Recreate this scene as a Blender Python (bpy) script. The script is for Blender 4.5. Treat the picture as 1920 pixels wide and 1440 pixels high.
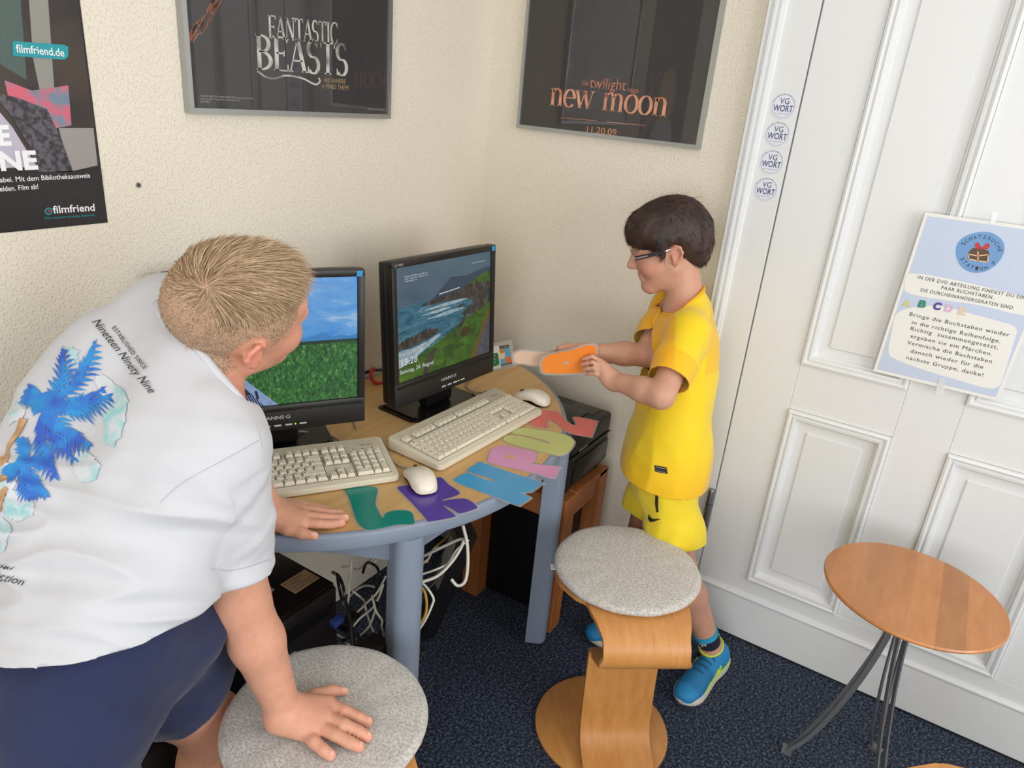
import bpy, bmesh, math, random
import numpy as np
from mathutils import Vector, Matrix
from mathutils.geometry import tessellate_polygon
from mathutils.bvhtree import BVHTree
random.seed(7); rng = np.random.default_rng(7)
for o in list(bpy.data.objects): bpy.data.objects.remove(o)
scene = bpy.context.scene; COL = scene.collection
# ------------------------------------------------------------------ camera
FPX = 1347.585
CAM = np.array([-2.10994, -1.43700, 1.62972])
RT = np.array([0.53715859, -0.83926586, 0.08422275]); UPV = np.array([0.27573938, 0.26908817, 0.92279973]); FW = np.array([0.79713766, 0.47246627, -0.37596167])
cd = bpy.data.cameras.new('camera'); cam = bpy.data.objects.new('camera', cd); COL.objects.link(cam)
cd.sensor_fit = 'HORIZONTAL'; cd.sensor_width = 36; cd.lens = FPX / 1920 * 36; cd.clip_start = .02
cam.matrix_world = Matrix(((RT[0], UPV[0], -FW[0], CAM[0]), (RT[1], UPV[1], -FW[1], CAM[1]), (RT[2], UPV[2], -FW[2], CAM[2]), (0, 0, 0, 1)))
scene.camera = cam
# ------------------------------------------------------------------ light
w = bpy.data.worlds.new('daylight'); scene.world = w; w.use_nodes = True
w.node_tree.nodes['Background'].inputs[0].default_value = (.93, .96, 1, 1); w.node_tree.nodes['Background'].inputs[1].default_value = 1.0
def area(name, loc, rot, sx, sy, power, col):
    l = bpy.data.lights.new(name, 'AREA'); l.shape = 'RECTANGLE'; l.size = sx; l.size_y = sy; l.energy = power; l.color = col
    o = bpy.data.objects.new(name, l); COL.objects.link(o); o.location = loc; o.rotation_euler = rot; return o
area('window_daylight_street', (-1.75, -3.86, 1.75), (math.radians(90), 0, 0), 2.3, 1.8, 72, (.97, .985, 1))
area('side_fill_light', (-4.16, -2.0, 1.75), (math.radians(90), 0, math.radians(-90)), 1.6, 1.8, 62, (.97, .985, 1))  # fill light, added to even out the room; no window known there
vs = scene.view_settings; vs.view_transform = 'Standard'; vs.look = 'None'; vs.gamma = 1; vs.exposure = -0.30; vs.use_curve_mapping = False
# ------------------------------------------------------------------ pixel helpers (photo 1920x1440)
def ray(u, v): return FW + (u - 960) / FPX * RT - (v - 720) / FPX * UPV
def P(u, v, d): return CAM + ray(u, v) * d
def onZ(u, v, z): r = ray(u, v); return CAM + r * ((z - CAM[2]) / r[2])
def onX(u, v, x): r = ray(u, v); return CAM + r * ((x - CAM[0]) / r[0])
def onY(u, v, y): r = ray(u, v); return CAM + r * ((y - CAM[1]) / r[1])
def V3(*a): return np.array(a, float)
def nrm(a): a = np.asarray(a, float); return a / (np.linalg.norm(a) + 1e-12)
# ------------------------------------------------------------------ materials
MATS = {}
def srgb(r, g, b):
    f = lambda c: (c / 255 / 12.92) if c / 255 <= .04045 else ((c / 255 + .055) / 1.055) ** 2.4
    return (f(r), f(g), f(b))
def mat(name, col, rough=.5, metal=0, bump=None, var=None, spec=.5, sss=0, emit=None, coat=0, alpha=1, trans=0, coords='Object', sheen=0):
    """bump=(scale, strength, distance); var=(scale, colour2, lo, hi) procedural mottling"""
    if name in MATS: return MATS[name]
    m = bpy.data.materials.new(name); m.use_nodes = True; nt = m.node_tree; b = nt.nodes['Principled BSDF']
    b.inputs['Base Color'].default_value = (*col, 1); b.inputs['Roughness'].default_value = rough; b.inputs['Metallic'].default_value = metal
    b.inputs['Specular IOR Level'].default_value = spec
    if coat: b.inputs['Coat Weight'].default_value = coat; b.inputs['Coat Roughness'].default_value = .08
    if alpha < 1: b.inputs['Alpha'].default_value = alpha
    if trans: b.inputs['Transmission Weight'].default_value = trans
    if sss: b.inputs['Subsurface Weight'].default_value = sss; b.inputs['Subsurface Radius'].default_value = (.012, .004, .002); b.inputs['Subsurface Scale'].default_value = 1
    if sheen: b.inputs['Sheen Weight'].default_value = sheen
    if emit: b.inputs['Emission Color'].default_value = (*emit[0], 1); b.inputs['Emission Strength'].default_value = emit[1]
    tc = nt.nodes.new('ShaderNodeTexCoord')
    if bump:
        n = nt.nodes.new('ShaderNodeTexNoise'); n.inputs['Scale'].default_value = bump[0]; n.inputs['Detail'].default_value = 4
        nt.links.new(tc.outputs[coords], n.inputs['Vector'])
        bp = nt.nodes.new('ShaderNodeBump'); bp.inputs['Strength'].default_value = bump[1]; bp.inputs['Distance'].default_value = bump[2]
        nt.links.new(n.outputs['Fac'], bp.inputs['Height']); nt.links.new(bp.outputs[0], b.inputs['Normal'])
    if var:
        n = nt.nodes.new('ShaderNodeTexNoise'); n.inputs['Scale'].default_value = var[0]; n.inputs['Detail'].default_value = 5
        nt.links.new(tc.outputs[coords], n.inputs['Vector'])
        r = nt.nodes.new('ShaderNodeMapRange'); r.inputs['From Min'].default_value = var[2]; r.inputs['From Max'].default_value = var[3]
        nt.links.new(n.outputs['Fac'], r.inputs['Value'])
        mx = nt.nodes.new('ShaderNodeMix'); mx.data_type = 'RGBA'; mx.inputs['A'].default_value = (*col, 1); mx.inputs['B'].default_value = (*var[1], 1)
        nt.links.new(r.outputs[0], mx.inputs['Factor']); nt.links.new(mx.outputs['Result'], b.inputs['Base Color'])
        if emit: nt.links.new(mx.outputs['Result'], b.inputs['Emission Color'])
    MATS[name] = m; return m
def wood(name, c1, c2, scale=(6, 60, 60), rough=.4, coat=0):
    if name in MATS: return MATS[name]
    m = mat(name, c1, rough, coat=coat); nt = m.node_tree; b = nt.nodes['Principled BSDF']
    tc = nt.nodes.new('ShaderNodeTexCoord'); mp = nt.nodes.new('ShaderNodeMapping'); mp.inputs['Scale'].default_value = scale
    nt.links.new(tc.outputs['Object'], mp.inputs['Vector'])
    n = nt.nodes.new('ShaderNodeTexNoise'); n.inputs['Scale'].default_value = 1; n.inputs['Detail'].default_value = 6; n.inputs['Roughness'].default_value = .6
    nt.links.new(mp.outputs[0], n.inputs['Vector'])
    r = nt.nodes.new('ShaderNodeValToRGB'); r.color_ramp.elements[0].position = .3; r.color_ramp.elements[1].position = .7
    r.color_ramp.elements[0].color = (*c1, 1); r.color_ramp.elements[1].color = (*c2, 1)
    nt.links.new(n.outputs['Fac'], r.inputs['Fac']); nt.links.new(r.outputs[0], b.inputs['Base Color'])
    return m
def attr_mat(name, attr='Col', rough=.6, sss=0, bump=None, sheen=0, spec=.4, var=None, emit=0):
    """base colour from a painted colour attribute of the mesh"""
    if name in MATS: return MATS[name]
    m = mat(name, (.8, .8, .8), rough, sss=sss, bump=bump, sheen=sheen, spec=spec); nt = m.node_tree; b = nt.nodes['Principled BSDF']
    a = nt.nodes.new('ShaderNodeAttribute'); a.attribute_name = attr; out = a.outputs['Color']
    if var:
        n = nt.nodes.new('ShaderNodeTexNoise'); n.inputs['Scale'].default_value = var[0]; n.inputs['Detail'].default_value = 4
        tc = nt.nodes.new('ShaderNodeTexCoord'); nt.links.new(tc.outputs['Object'], n.inputs['Vector'])
        hs = nt.nodes.new('ShaderNodeHueSaturation'); mr = nt.nodes.new('ShaderNodeMapRange'); mr.inputs['From Min'].default_value = .3; mr.inputs['From Max'].default_value = .7
        mr.inputs['To Min'].default_value = 1 - var[1]; mr.inputs['To Max'].default_value = 1 + var[1]
        nt.links.new(n.outputs['Fac'], mr.inputs['Value']); nt.links.new(mr.outputs[0], hs.inputs['Value']); nt.links.new(out, hs.inputs['Color']); out = hs.outputs[0]
    nt.links.new(out, b.inputs['Base Color'])
    if emit: nt.links.new(out, b.inputs['Emission Color']); b.inputs['Emission Strength'].default_value = emit
    return m
# ------------------------------------------------------------------ object helpers
def tag(o, label=None, cat=None, group=None, kind=None):
    if label: o['label'] = label
    if cat: o['category'] = cat
    if group: o['group'] = group
    if kind: o['kind'] = kind
    return o
def thing(name, label, cat, loc=(0, 0, 0), group=None, rot=(0, 0, 0)):
    o = bpy.data.objects.new(name, None); COL.objects.link(o); o.location = loc; o.rotation_euler = rot; o.empty_display_size = .05
    return tag(o, label, cat, group)
class MB:
    """collects shapes into one mesh"""
    def __init__(s): s.v = []; s.f = []; s.m = []; s.mi = 0; s.M = None
    def add(s, vs, fs):
        b = len(s.v)
        for p in vs:
            p = np.asarray(p, float)
            if s.M is not None: p = np.array(s.M @ Vector(p))
            s.v.append(tuple(p))
        for f in fs: s.f.append(tuple(i + b for i in f)); s.m.append(s.mi)
        return s
    def box(s, a, b):
        x0, y0, z0 = a; x1, y1, z1 = b
        return s.add([(x0, y0, z0), (x1, y0, z0), (x1, y1, z0), (x0, y1, z0), (x0, y0, z1), (x1, y0, z1), (x1, y1, z1), (x0, y1, z1)],
                     [(0, 3, 2, 1), (4, 5, 6, 7), (0, 1, 5, 4), (1, 2, 6, 5), (2, 3, 7, 6), (3, 0, 4, 7)])
    def rbox(s, a, b, r=.004, seg=2):
        bm = bmesh.new(); bmesh.ops.create_cube(bm, size=1)
        for v in bm.verts: v.co = Vector([a[i] + (v.co[i] + .5) * (b[i] - a[i]) for i in range(3)])
        bmesh.ops.bevel(bm, geom=bm.edges[:], offset=r, segments=seg, profile=.5, affect='EDGES')
        return s.bm(bm)
    def bm(s, bm):
        bm.verts.index_update(); vs = [tuple(v.co) for v in bm.verts]; fs = [tuple(v.index for v in f.verts) for f in bm.faces]; bm.free(); return s.add(vs, fs)
    def tube(s, pts, r, n=8, cap=True):
        pts = [np.asarray(p, float) for p in pts]; rr = r if hasattr(r, '__len__') else [r] * len(pts)
        ref = None; vs = []; fs = []
        for i, p in enumerate(pts):
            t = nrm(pts[min(i + 1, len(pts) - 1)] - pts[max(i - 1, 0)])
            if ref is None: ref = nrm(np.cross(t, (0, 0, 1) if abs(t[2]) < .9 else (1, 0, 0)))
            ref = nrm(ref - t * (ref @ t)); b = np.cross(t, ref)
            for k in range(n): a = 2 * math.pi * k / n; vs.append(p + (ref * math.cos(a) + b * math.sin(a)) * rr[i])
        for i in range(len(pts) - 1):
            for k in range(n): fs.append((i * n + k, i * n + (k + 1) % n, (i + 1) * n + (k + 1) % n, (i + 1) * n + k))
        if cap: fs.append(tuple(range(n - 1, -1, -1))); fs.append(tuple((len(pts) - 1) * n + k for k in range(n)))
        return s.add(vs, fs)
    def cyl(s, a, b, r, n=20, r2=None): return s.tube([a, b], [r, r if r2 is None else r2], n)
    def lathe(s, prof, c=(0, 0, 0), n=32):
        vs = []; fs = []
        for (r, z) in prof:
            for k in range(n): a = 2 * math.pi * k / n; vs.append((c[0] + r * math.cos(a), c[1] + r * math.sin(a), c[2] + z))
        for i in range(len(prof) - 1):
            for k in range(n): fs.append((i * n + k, i * n + (k + 1) % n, (i + 1) * n + (k + 1) % n, (i + 1) * n + k))
        fs.append(tuple(range(n - 1, -1, -1))); fs.append(tuple((len(prof) - 1) * n + k for k in range(n)))
        return s.add(vs, fs)
    def prism(s, pts, off):
        """flat polygon (3d points) given thickness along the vector off; holes not supported"""
        pts = [np.asarray(p, float) for p in pts]; n = len(pts); off = np.asarray(off, float)
        tris = tessellate_polygon([[Vector(p) for p in pts]])
        nz = sum(((pts[t[1]] - pts[t[0]])[[1, 2, 0]] * (pts[t[2]] - pts[t[0]])[[2, 0, 1]] - (pts[t[1]] - pts[t[0]])[[2, 0, 1]] * (pts[t[2]] - pts[t[0]])[[1, 2, 0]] for t in tris))[[0, 1, 2]]
        nn = sum(np.cross(pts[t[1]] - pts[t[0]], pts[t[2]] - pts[t[0]]) for t in tris)
        area_n = sum(np.cross(pts[i], pts[(i + 1) % n]) for i in range(n))
        if area_n @ off < 0: pts = pts[::-1]; tris = tessellate_polygon([[Vector(p) for p in pts]])
        top = []
        for t in tris:
            t = tuple(t); c = np.cross(pts[t[1]] - pts[t[0]], pts[t[2]] - pts[t[0]])
            top.append(t if c @ off > 0 else t[::-1])
        vs = pts + [p + off for p in pts]
        fs = [tuple(i + n for i in t) for t in top] + [t[::-1] for t in top] + [(i, (i + 1) % n, (i + 1) % n + n, i + n) for i in range(n)]
        return s.add(vs, fs)
    def build(s, name, mats, parent=None, smooth=None, label=None):
        me = bpy.data.meshes.new(name); me.from_pydata(s.v, [], s.f); me.validate()
        mats = mats if isinstance(mats, (list, tuple)) else [mats]
        for m in mats: me.materials.append(m)
        if len(mats) > 1 and len(me.polygons) == len(s.m): me.polygons.foreach_set('material_index', s.m)
        if smooth is not None:
            me.polygons.foreach_set('use_smooth', [True] * len(me.polygons))
            try: me.set_sharp_from_angle(angle=math.radians(smooth))
            except Exception: pass
        me.update(); return link(name, me, parent, label)
def link(name, me, parent=None, label=None):
    o = bpy.data.objects.new(name, me); COL.objects.link(o)
    if parent is not None:
        o.parent = parent
    if label: o['label'] = label
    return o
def world_part(o, parent):
    """parent o (built in world space) to a thing that sits elsewhere, keeping it in place"""
    o.parent = parent; l = parent.matrix_basis if parent.parent is None else parent.parent.matrix_basis @ parent.matrix_basis
    o.matrix_parent_inverse = l.inverted(); return o
def spline(pts, n=8):
    pts = [np.asarray(p, float) for p in pts]; q = [2 * pts[0] - pts[1]] + pts + [2 * pts[-1] - pts[-2]]; out = []
    for i in range(1, len(q) - 2):
        for k in range(n):
            t = k / n; a, b, c, d = q[i - 1:i + 3]
            out.append(.5 * ((2 * b) + (c - a) * t + (2 * a - 5 * b + 4 * c - d) * t * t + (3 * b - a - 3 * c + d) * t ** 3))
    out.append(pts[-1]); return out
def closed_spline(pts, n=4):
    pts = [np.asarray(p, float) for p in pts]; m = len(pts); out = []
    for i in range(m):
        a, b, c, d = pts[i - 1], pts[i], pts[(i + 1) % m], pts[(i + 2) % m]
        for k in range(n):
            t = k / n; out.append(.5 * ((2 * b) + (c - a) * t + (2 * a - 5 * b + 4 * c - d) * t * t + (3 * b - a - 3 * c + d) * t ** 3))
    return out
# ------------------------------------------------------------------ lettering
TCACHE = {}
def text2d(s, shear=0, spacing=1.0, bold=0, res=3):
    """outline of a line of text as flat verts / faces, cap height about 0.69, baseline at 0"""
    key = (s, shear, spacing, bold, res)
    if key in TCACHE: return TCACHE[key]
    c = bpy.data.curves.new('lettering', 'FONT'); c.body = s; c.shear = shear; c.space_character = spacing; c.resolution_u = res; c.offset = bold; c.size = 1
    o = bpy.data.objects.new('lettering', c); COL.objects.link(o)
    dg = bpy.context.evaluated_depsgraph_get(); me = bpy.data.meshes.new_from_object(o.evaluated_get(dg))
    v = np.array([x.co[:2] for x in me.vertices]).reshape(-1, 2); f = [tuple(p.vertices) for p in me.polygons]
    bpy.data.objects.remove(o); bpy.data.curves.remove(c); bpy.data.meshes.remove(me)
    TCACHE[key] = (v, f); return v, f
def add_text(mb, s, p0, p1, up, h, lift=None, **kw):
    """text from world point p0 to p1 (its width), cap height h along the vector up, lifted by lift"""
    v, f = text2d(s, **kw); p0, p1, up = map(lambda a: np.asarray(a, float), (p0, p1, up))
    x0, x1 = v[:, 0].min(), v[:, 0].max(); lift = np.zeros(3) if lift is None else np.asarray(lift, float)
    pts = [p0 + (p1 - p0) * ((a - x0) / (x1 - x0)) + up * (b / .69 * h) + lift for a, b in v]
    nn = np.cross(p1 - p0, up); 
    if lift @ nn < 0: f = [t[::-1] for t in f]
    return mb.add(pts, f)
def stroke_poly(mb, pts, wid, fn):
    """a pen stroke (2d polyline, width per point) mapped by fn into the world"""
    pts = [np.asarray(p, float) for p in pts]; L = []; R = []
    for i, p in enumerate(pts):
        t = nrm(pts[min(i + 1, len(pts) - 1)] - pts[max(i - 1, 0)]); n = np.array([-t[1], t[0]]); wv = wid[i] if hasattr(wid, '__len__') else wid
        L.append(fn(p + n * wv / 2)); R.append(fn(p - n * wv / 2))
    m = len(pts); mb.add(L + R, [(i, i + m, i + m + 1, i + 1) for i in range(m - 1)])
def arc(cx, cy, rx, ry, a0, a1, n=14): return [(cx + rx * math.cos(math.radians(a0 + (a1 - a0) * k / n)), cy + ry * math.sin(math.radians(a0 + (a1 - a0) * k / n))) for k in range(n + 1)]
TH, TN = .15, .05
def SER(x, y, w=.26): return ([(x - w / 2, y), (x + w / 2, y)], TN)
GLY = {
 'F': (.62, [([(.15, 0), (.15, 1)], TH), ([(.02, .98), (.6, .98)], TN), ([(.15, .52), (.46, .52)], TN), SER(.15, .02), ([(.59, 1), (.59, .84)], TN), ([(.46, .6), (.46, .44)], TN)]),
 'A': (.72, [([(.06, 0), (.36, 1)], TN), ([(.36, 1), (.64, 0)], TH), ([(.16, .34), (.55, .34)], TN), SER(.06, .02, .2), SER(.64, .02)]),
 'N': (.78, [([(.12, 0), (.12, 1)], TN), ([(.12, 1), (.66, 0)], TH), ([(.66, 0), (.66, 1)], TN), SER(.12, .02, .22), SER(.08, .98, .2), SER(.66, .98, .24)]),
 'T': (.7, [([(.35, 0), (.35, 1)], TH), ([(.04, .97), (.66, .97)], TN), SER(.35, .02), ([(.05, 1), (.05, .82)], TN), ([(.65, 1), (.65, .82)], TN)]),
 'S': (.56, [(arc(.28, .74, .2, .25, 40, 270), None), (arc(.28, .25, .22, .25, 90, -140), None), ([(.44, .98), (.44, .8)], TN), ([(.07, .2), (.07, 0)], TN)]),
 'I': (.34, [([(.17, 0), (.17, 1)], TH), SER(.17, .02), SER(.17, .98)]),
 'C': (.72, [(arc(.4, .5, .33, .5, 45, 315), None), ([(.64, 1), (.64, .75)], TN), ([(.64, .25), (.64, .12)], TN)]),
 'B': (.64, [([(.14, 0), (.14, 1)], TH), (arc(.2, .75, .3, .23, 90, -90), None), (arc(.2, .27, .36, .25, 90, -90), None), ([(.02, .98), (.22, .98)], TN), ([(.02, .02), (.22, .02)], TN), ([(.14, .52), (.22, .52)], TN)]),
 'E': (.62, [([(.15, 0), (.15, 1)], TH), ([(.02, .98), (.56, .98)], TN), ([(.15, .52), (.44, .52)], TN), ([(.02, .02), (.58, .02)], TN), ([(.56, 1), (.56, .84)], TN), ([(.58, 0), (.58, .2)], TN), ([(.44, .6), (.44, .44)], TN)]),
 'n': (.74, [([(.16, 0), (.16, 1)], TH), (arc(.37, .66, .2, .32, 160, 0), None), ([(.57, 0), (.57, .68)], TH), SER(.16, .02), SER(.57, .02), ([(.03, .93), (.16, 1)], TN)]),
 'm': (1.12, [([(.16, 0), (.16, 1)], TH), (arc(.36, .66, .19, .32, 160, 0), None), ([(.55, 0), (.55, .68)], TH), (arc(.75, .66, .19, .32, 160, 0), None), ([(.94, 0), (.94, .68)], TH), SER(.16, .02), SER(.55, .02), SER(.94, .02), ([(.03, .93), (.16, 1)], TN)]),
 'e': (.62, [(arc(.32, .5, .26, .5, 0, 320), None), ([(.07, .53), (.58, .53)], TN)]),
 'w': (1.0, [([(.08, 1), (.3, 0)], TH), ([(.3, 0), (.5, .95)], TN), ([(.5, .95), (.7, 0)], TH), ([(.7, 0), (.9, 1)], TN), SER(.08, .98), SER(.5, .98, .2), SER(.9, .98, .2)]),
 'o': (.68, [(arc(.34, .5, .28, .5, 0, 360, 24), None)]), ' ': (.42, [])}
def serif_text(mb, s, fn, heights=None):
    """own serif capitals; fn maps (x in 0..1 along the line, y in cap heights) to the world"""
    tot = sum(GLY[c][0] for c in s); x = 0
    for i, c in enumerate(s):
        wd, st = GLY[c]
        for pts, wv in st:
            pl = spline([np.array(p) for p in pts], 3) if len(pts) > 2 else [np.array(p, float) for p in pts]
            if wv is None:
                ww = []
                for k in range(len(pl)):
                    t = nrm(pl[min(k + 1, len(pl) - 1)] - pl[max(k - 1, 0)]); ww.append(TN + (TH - TN) * abs(t[1]) ** 1.3)
            else: ww = wv
            stroke_poly(mb, pl, ww, lambda q, x=x: fn((x + q[0]) / tot, q[1]))
        x += wd
# ================================================================== ROOM
def wallpaper():
    m = mat('woodchip_wallpaper', srgb(231, 223, 207), .85, spec=.2); nt = m.node_tree; b = nt.nodes['Principled BSDF']
    tc = nt.nodes.new('ShaderNodeTexCoord')
    n = nt.nodes.new('ShaderNodeTexNoise'); n.inputs['Scale'].default_value = 185; n.inputs['Detail'].default_value = 2.5
    n2 = nt.nodes.new('ShaderNodeTexNoise'); n2.inputs['Scale'].default_value = 120; n2.inputs['Detail'].default_value = 3
    mp = nt.nodes.new('ShaderNodeMapRange'); mp.inputs['From Min'].default_value = .52; mp.inputs['From Max'].default_value = .68
    ad = nt.nodes.new('ShaderNodeMath'); ad.operation = 'MULTIPLY_ADD'; ad.inputs[1].default_value = .5
    nt.links.new(tc.outputs['Object'], n.inputs['Vector']); nt.links.new(tc.outputs['Object'], n2.inputs['Vector'])
    nt.links.new(n.outputs['Fac'], mp.inputs['Value']); nt.links.new(n2.outputs['Fac'], ad.inputs[0]); nt.links.new(mp.outputs[0], ad.inputs[2])
    bp = nt.nodes.new('ShaderNodeBump'); bp.inputs['Strength'].default_value = .46; bp.inputs['Distance'].default_value = .0028
    nt.links.new(ad.outputs[0], bp.inputs['Height']); nt.links.new(bp.outputs[0], b.inputs['Normal'])
    return m
def carpet():
    m = mat('navy_carpet', (.02, .03, .05), .95, spec=.1); nt = m.node_tree; b = nt.nodes['Principled BSDF']
    tc = nt.nodes.new('ShaderNodeTexCoord')
    n = nt.nodes.new('ShaderNodeTexNoise'); n.inputs['Scale'].default_value = 130; n.inputs['Detail'].default_value = 4; n.inputs['Roughness'].default_value = .75
    nt.links.new(tc.outputs['Object'], n.inputs['Vector'])
    r = nt.nodes.new('ShaderNodeValToRGB'); e = r.color_ramp.elements
    e[0].position = .36; e[0].color = (*srgb(27, 32, 42), 1); e[1].position = .66; e[1].color = (*srgb(116, 125, 142), 1)
    k = r.color_ramp.elements.new(.5); k.color = (*srgb(52, 60, 76), 1)
    nt.links.new(n.outputs['Fac'], r.inputs['Fac']); nt.links.new(r.outputs[0], b.inputs['Base Color'])
    bp = nt.nodes.new('ShaderNodeBump'); bp.inputs['Strength'].default_value = .9; bp.inputs['Distance'].default_value = .006
    nt.links.new(n.outputs['Fac'], bp.inputs['Height']); nt.links.new(bp.outputs[0], b.inputs['Normal'])
    return m
WALL = wallpaper(); WHITE = mat('white_door_paint', srgb(228, 230, 231), .38, bump=(30, .03, .002))
PLAST = mat('ceiling_plaster', srgb(240, 238, 232), .9)
def struct(o, label=None): o['kind'] = 'structure'; return o
XL, YN, ZC = -4.2, -3.9, 3.1
struct(MB().box((XL - .1, 0, 0), (.1, .1, ZC)).build('wall_back', WALL))
mb = MB(); mb.box((0, -.857, 0), (.1, .0, ZC)); mb.box((0, -2.14, 0), (.1, YN, ZC)); mb.box((0, -2.14, 2.56), (.1, -.857, ZC))
struct(mb.build('wall_right', WALL))
def window_wall(name, axis, pos, a0, a1, w0, w1, z0=.85, z1=2.65):
    m = MB(); t = .1
    def bx(p, q, c, d):
        if axis == 'y': m.box((p, pos - t, c), (q, pos, d))
        else: m.box((pos - t, p, c), (pos, q, d))
    bx(a0, w0, 0, ZC); bx(w1, a1, 0, ZC); bx(w0, w1, 0, z0); bx(w0, w1, z1, ZC)
    return struct(m.build(name, WALL))
window_wall('wall_front', 'y', YN, XL, 0, -2.9, -.6)
window_wall('wall_left', 'x', XL, YN, 0, -2.8, -1.2)
struct(MB().box((XL, YN, -.05), (.1, .1, 0)).build('floor', carpet()))
struct(MB().box((XL, YN, ZC), (.1, .1, ZC + .05)).build('ceiling', PLAST))
def window_frame(name, axis, pos, w0, w1, z0=.85, z1=2.65):
    o = bpy.data.objects.new(name, None); COL.objects.link(o); struct(o)
    def bar(p, q, c, d):
        m = MB()
        if axis == 'y': m.rbox((p, pos - .09, c), (q, pos - .03, d), .006)
        else: m.rbox((pos - .09, p, c), (pos - .03, q, d), .006)
        m.build('window_frame', WHITE, o)
    bar(w0, w1, z0, z0 + .06); bar(w0, w1, z1 - .06, z1); bar(w0, w0 + .06, z0 + .06, z1 - .06); bar(w1 - .06, w1, z0 + .06, z1 - .06)
    mid = (w0 + w1) / 2; bar(mid - .04, mid + .04, z0 + .06, z1 - .06)
    m = MB()
    if axis == 'y': m.rbox((w0 - .04, pos - .02, z0 - .04), (w1 + .04, pos + .16, z0), .006)
    else: m.rbox((pos - .02, w0 - .04, z0 - .04), (pos + .16, w1 + .04, z0), .006)
    m.build('window_sill', WHITE, o)
window_frame('window_1', 'y', YN, -2.9, -.6); window_frame('added_window_2', 'x', XL, -2.8, -1.2)  # the second window is unseen, added to go with the side fill light
# ---- door in the right wall: leaf of stiles, rails and panels, moulded frame
def moulding(prof, a, b, out, side):
    """sweep profile [(along side, out)] from a to b"""
    a, b, out, side = map(lambda q: np.asarray(q, float), (a, b, out, side)); n = len(prof)
    vs = [a + side * s + out * h for s, h in prof] + [b + side * s + out * h for s, h in prof]
    return vs, [(i, i + 1, i + 1 + n, i + n) for i in range(n - 1)]
OUT = V3(-1, 0, 0)
tr = bpy.data.objects.new('trim_1', None); COL.objects.link(tr); struct(tr)
prof = [(0, 0), (0, .022), (.003, .03), (.009, .03), (.011, .026), (.014, .026), (.018, .034), (.024, .034), (.027, .024), (.031, .024), (.033, .028), (.037, .028), (.039, .018), (.043, .018), (.047, .012), (.05, .004)]
m = MB(); m.add(*moulding(prof, (0, -.857, 0), (0, -.857, 2.56), OUT, (0, -1, 0))); m.build('moulded_casing', WHITE, tr)
m = MB(); m.add(*moulding(prof, (0, -2.14, 0), (0, -2.14, 2.56), OUT, (0, 1, 0))); m.build('moulded_casing', WHITE, tr)
m = MB(); m.rbox((-.012, -.985, 0), (.03, -.9, 2.5), .002); m.build('jamb', WHITE, tr)
m = MB(); m.rbox((-.012, -2.1, 0), (.03, -1.995, 2.5), .002); m.build('jamb', WHITE, tr)
m = MB(); m.rbox((-.02, -2.14, 2.5), (.03, -.857, 2.6), .003); m.build('head_casing', WHITE, tr)
dr = bpy.data.objects.new('door_1', None); COL.objects.link(dr); struct(dr)
def dpart(name, y0, y1, z0, z1, x0=.025, x1=-.014, r=.002, mt=WHITE):
    return MB().rbox((x1, min(y0, y1), z0), (x0, max(y0, y1), z1), r).build(name, mt, dr)
Y0, Y1, Y2, Y3, Y4, Y5 = -.989, -1.142, -1.42, -1.556, -1.838, -1.992
for a, b in ((Y0, Y1), (Y2, Y3), (Y4, Y5)): dpart('stile', a, b, .231, 2.49)
dpart('rail', Y0, Y5, .008, .232)
for a, b in ((Y1, Y2), (Y3, Y4)):
    dpart('rail', a, b, .84, .98); dpart('rail', a, b, 2.36, 2.49)
    for z0, z1 in ((.231, .84), (.98, 2.36)):
        pn = dpart('panel', a, b, z0, z1, .02, -.002)
        MB().rbox((-.007, min(a, b) + .062, z0 + .062), (0, max(a, b) - .062, z1 - .062), .003, 1).build('raised_field', WHITE, pn)
        pr = [(0, .012), (.002, .02), (.008, .022), (.013, .02), (.015, .016), (.018, .016), (.02, .02), (.026, .019), (.03, .008), (.032, .008), (.035, .003), (.036, .0)]
        m = MB(); lo, hi = min(a, b), max(a, b); n = len(pr); vs = []; fs = []
        for s, h in pr: vs += [(-.002 - h, lo + s, z0 + s), (-.002 - h, hi - s, z0 + s), (-.002 - h, hi - s, z1 - s), (-.002 - h, lo + s, z1 - s)]
        for i in range(n - 1):
            for k in range(4): fs.append((i * 4 + k, (i + 1) * 4 + k, (i + 1) * 4 + (k + 1) % 4, i * 4 + (k + 1) % 4))
        m.add(vs, fs).build('panel_moulding', WHITE, pn)
kb_ = dpart('kick_board', Y0, Y5, .008, .165, -.008, -.022)
MB().rbox((-.026, Y5, .163), (-.012, Y0, .175), .004).build('bead', WHITE, kb_)
BLACKR = mat('black_rubber', (.012, .012, .013), .7)
dpart('door_seal', Y0, Y5, .001, .010, -.0, -.019, .001, BLACKR)
STEEL = mat('brushed_steel', srgb(150, 152, 155), .32, 1)
for zc in (.42, 2.2):
    h = MB().tube([(-.026, -.979, zc - .088), (-.026, -.979, zc + .082), (-.026, -.979, zc + .088)], [.0105, .0105, .008], 16).build('hinge', STEEL, dr, 40)
    for z in (zc - .04, zc + .035): MB().cyl((-.026, -.979, z - .0012), (-.026, -.979, z + .0012), .0112, 16).build('hinge_joint', mat('dark_steel', (.08, .08, .08), .4, 1), h)
# ---- holes and wall marks
m = MB(); c = onY(259, 347, 0); m.tube([c + V3(0, .006, 0), c - V3(0, .002, 0)], [.0055, .0055], 12)
t = thing('wall_plug', 'small grey plastic wall plug left in a drill hole', 'wall plug', c)
world_part(m.build('plug_sleeve', mat('grey_plastic', srgb(128, 130, 130), .5)), t)
world_part(MB().tube([c - V3(0, .0019, 0), c - V3(0, .0026, 0)], [.003, .0026], 10).build('plug_hole', BLACKR), t)
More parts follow.
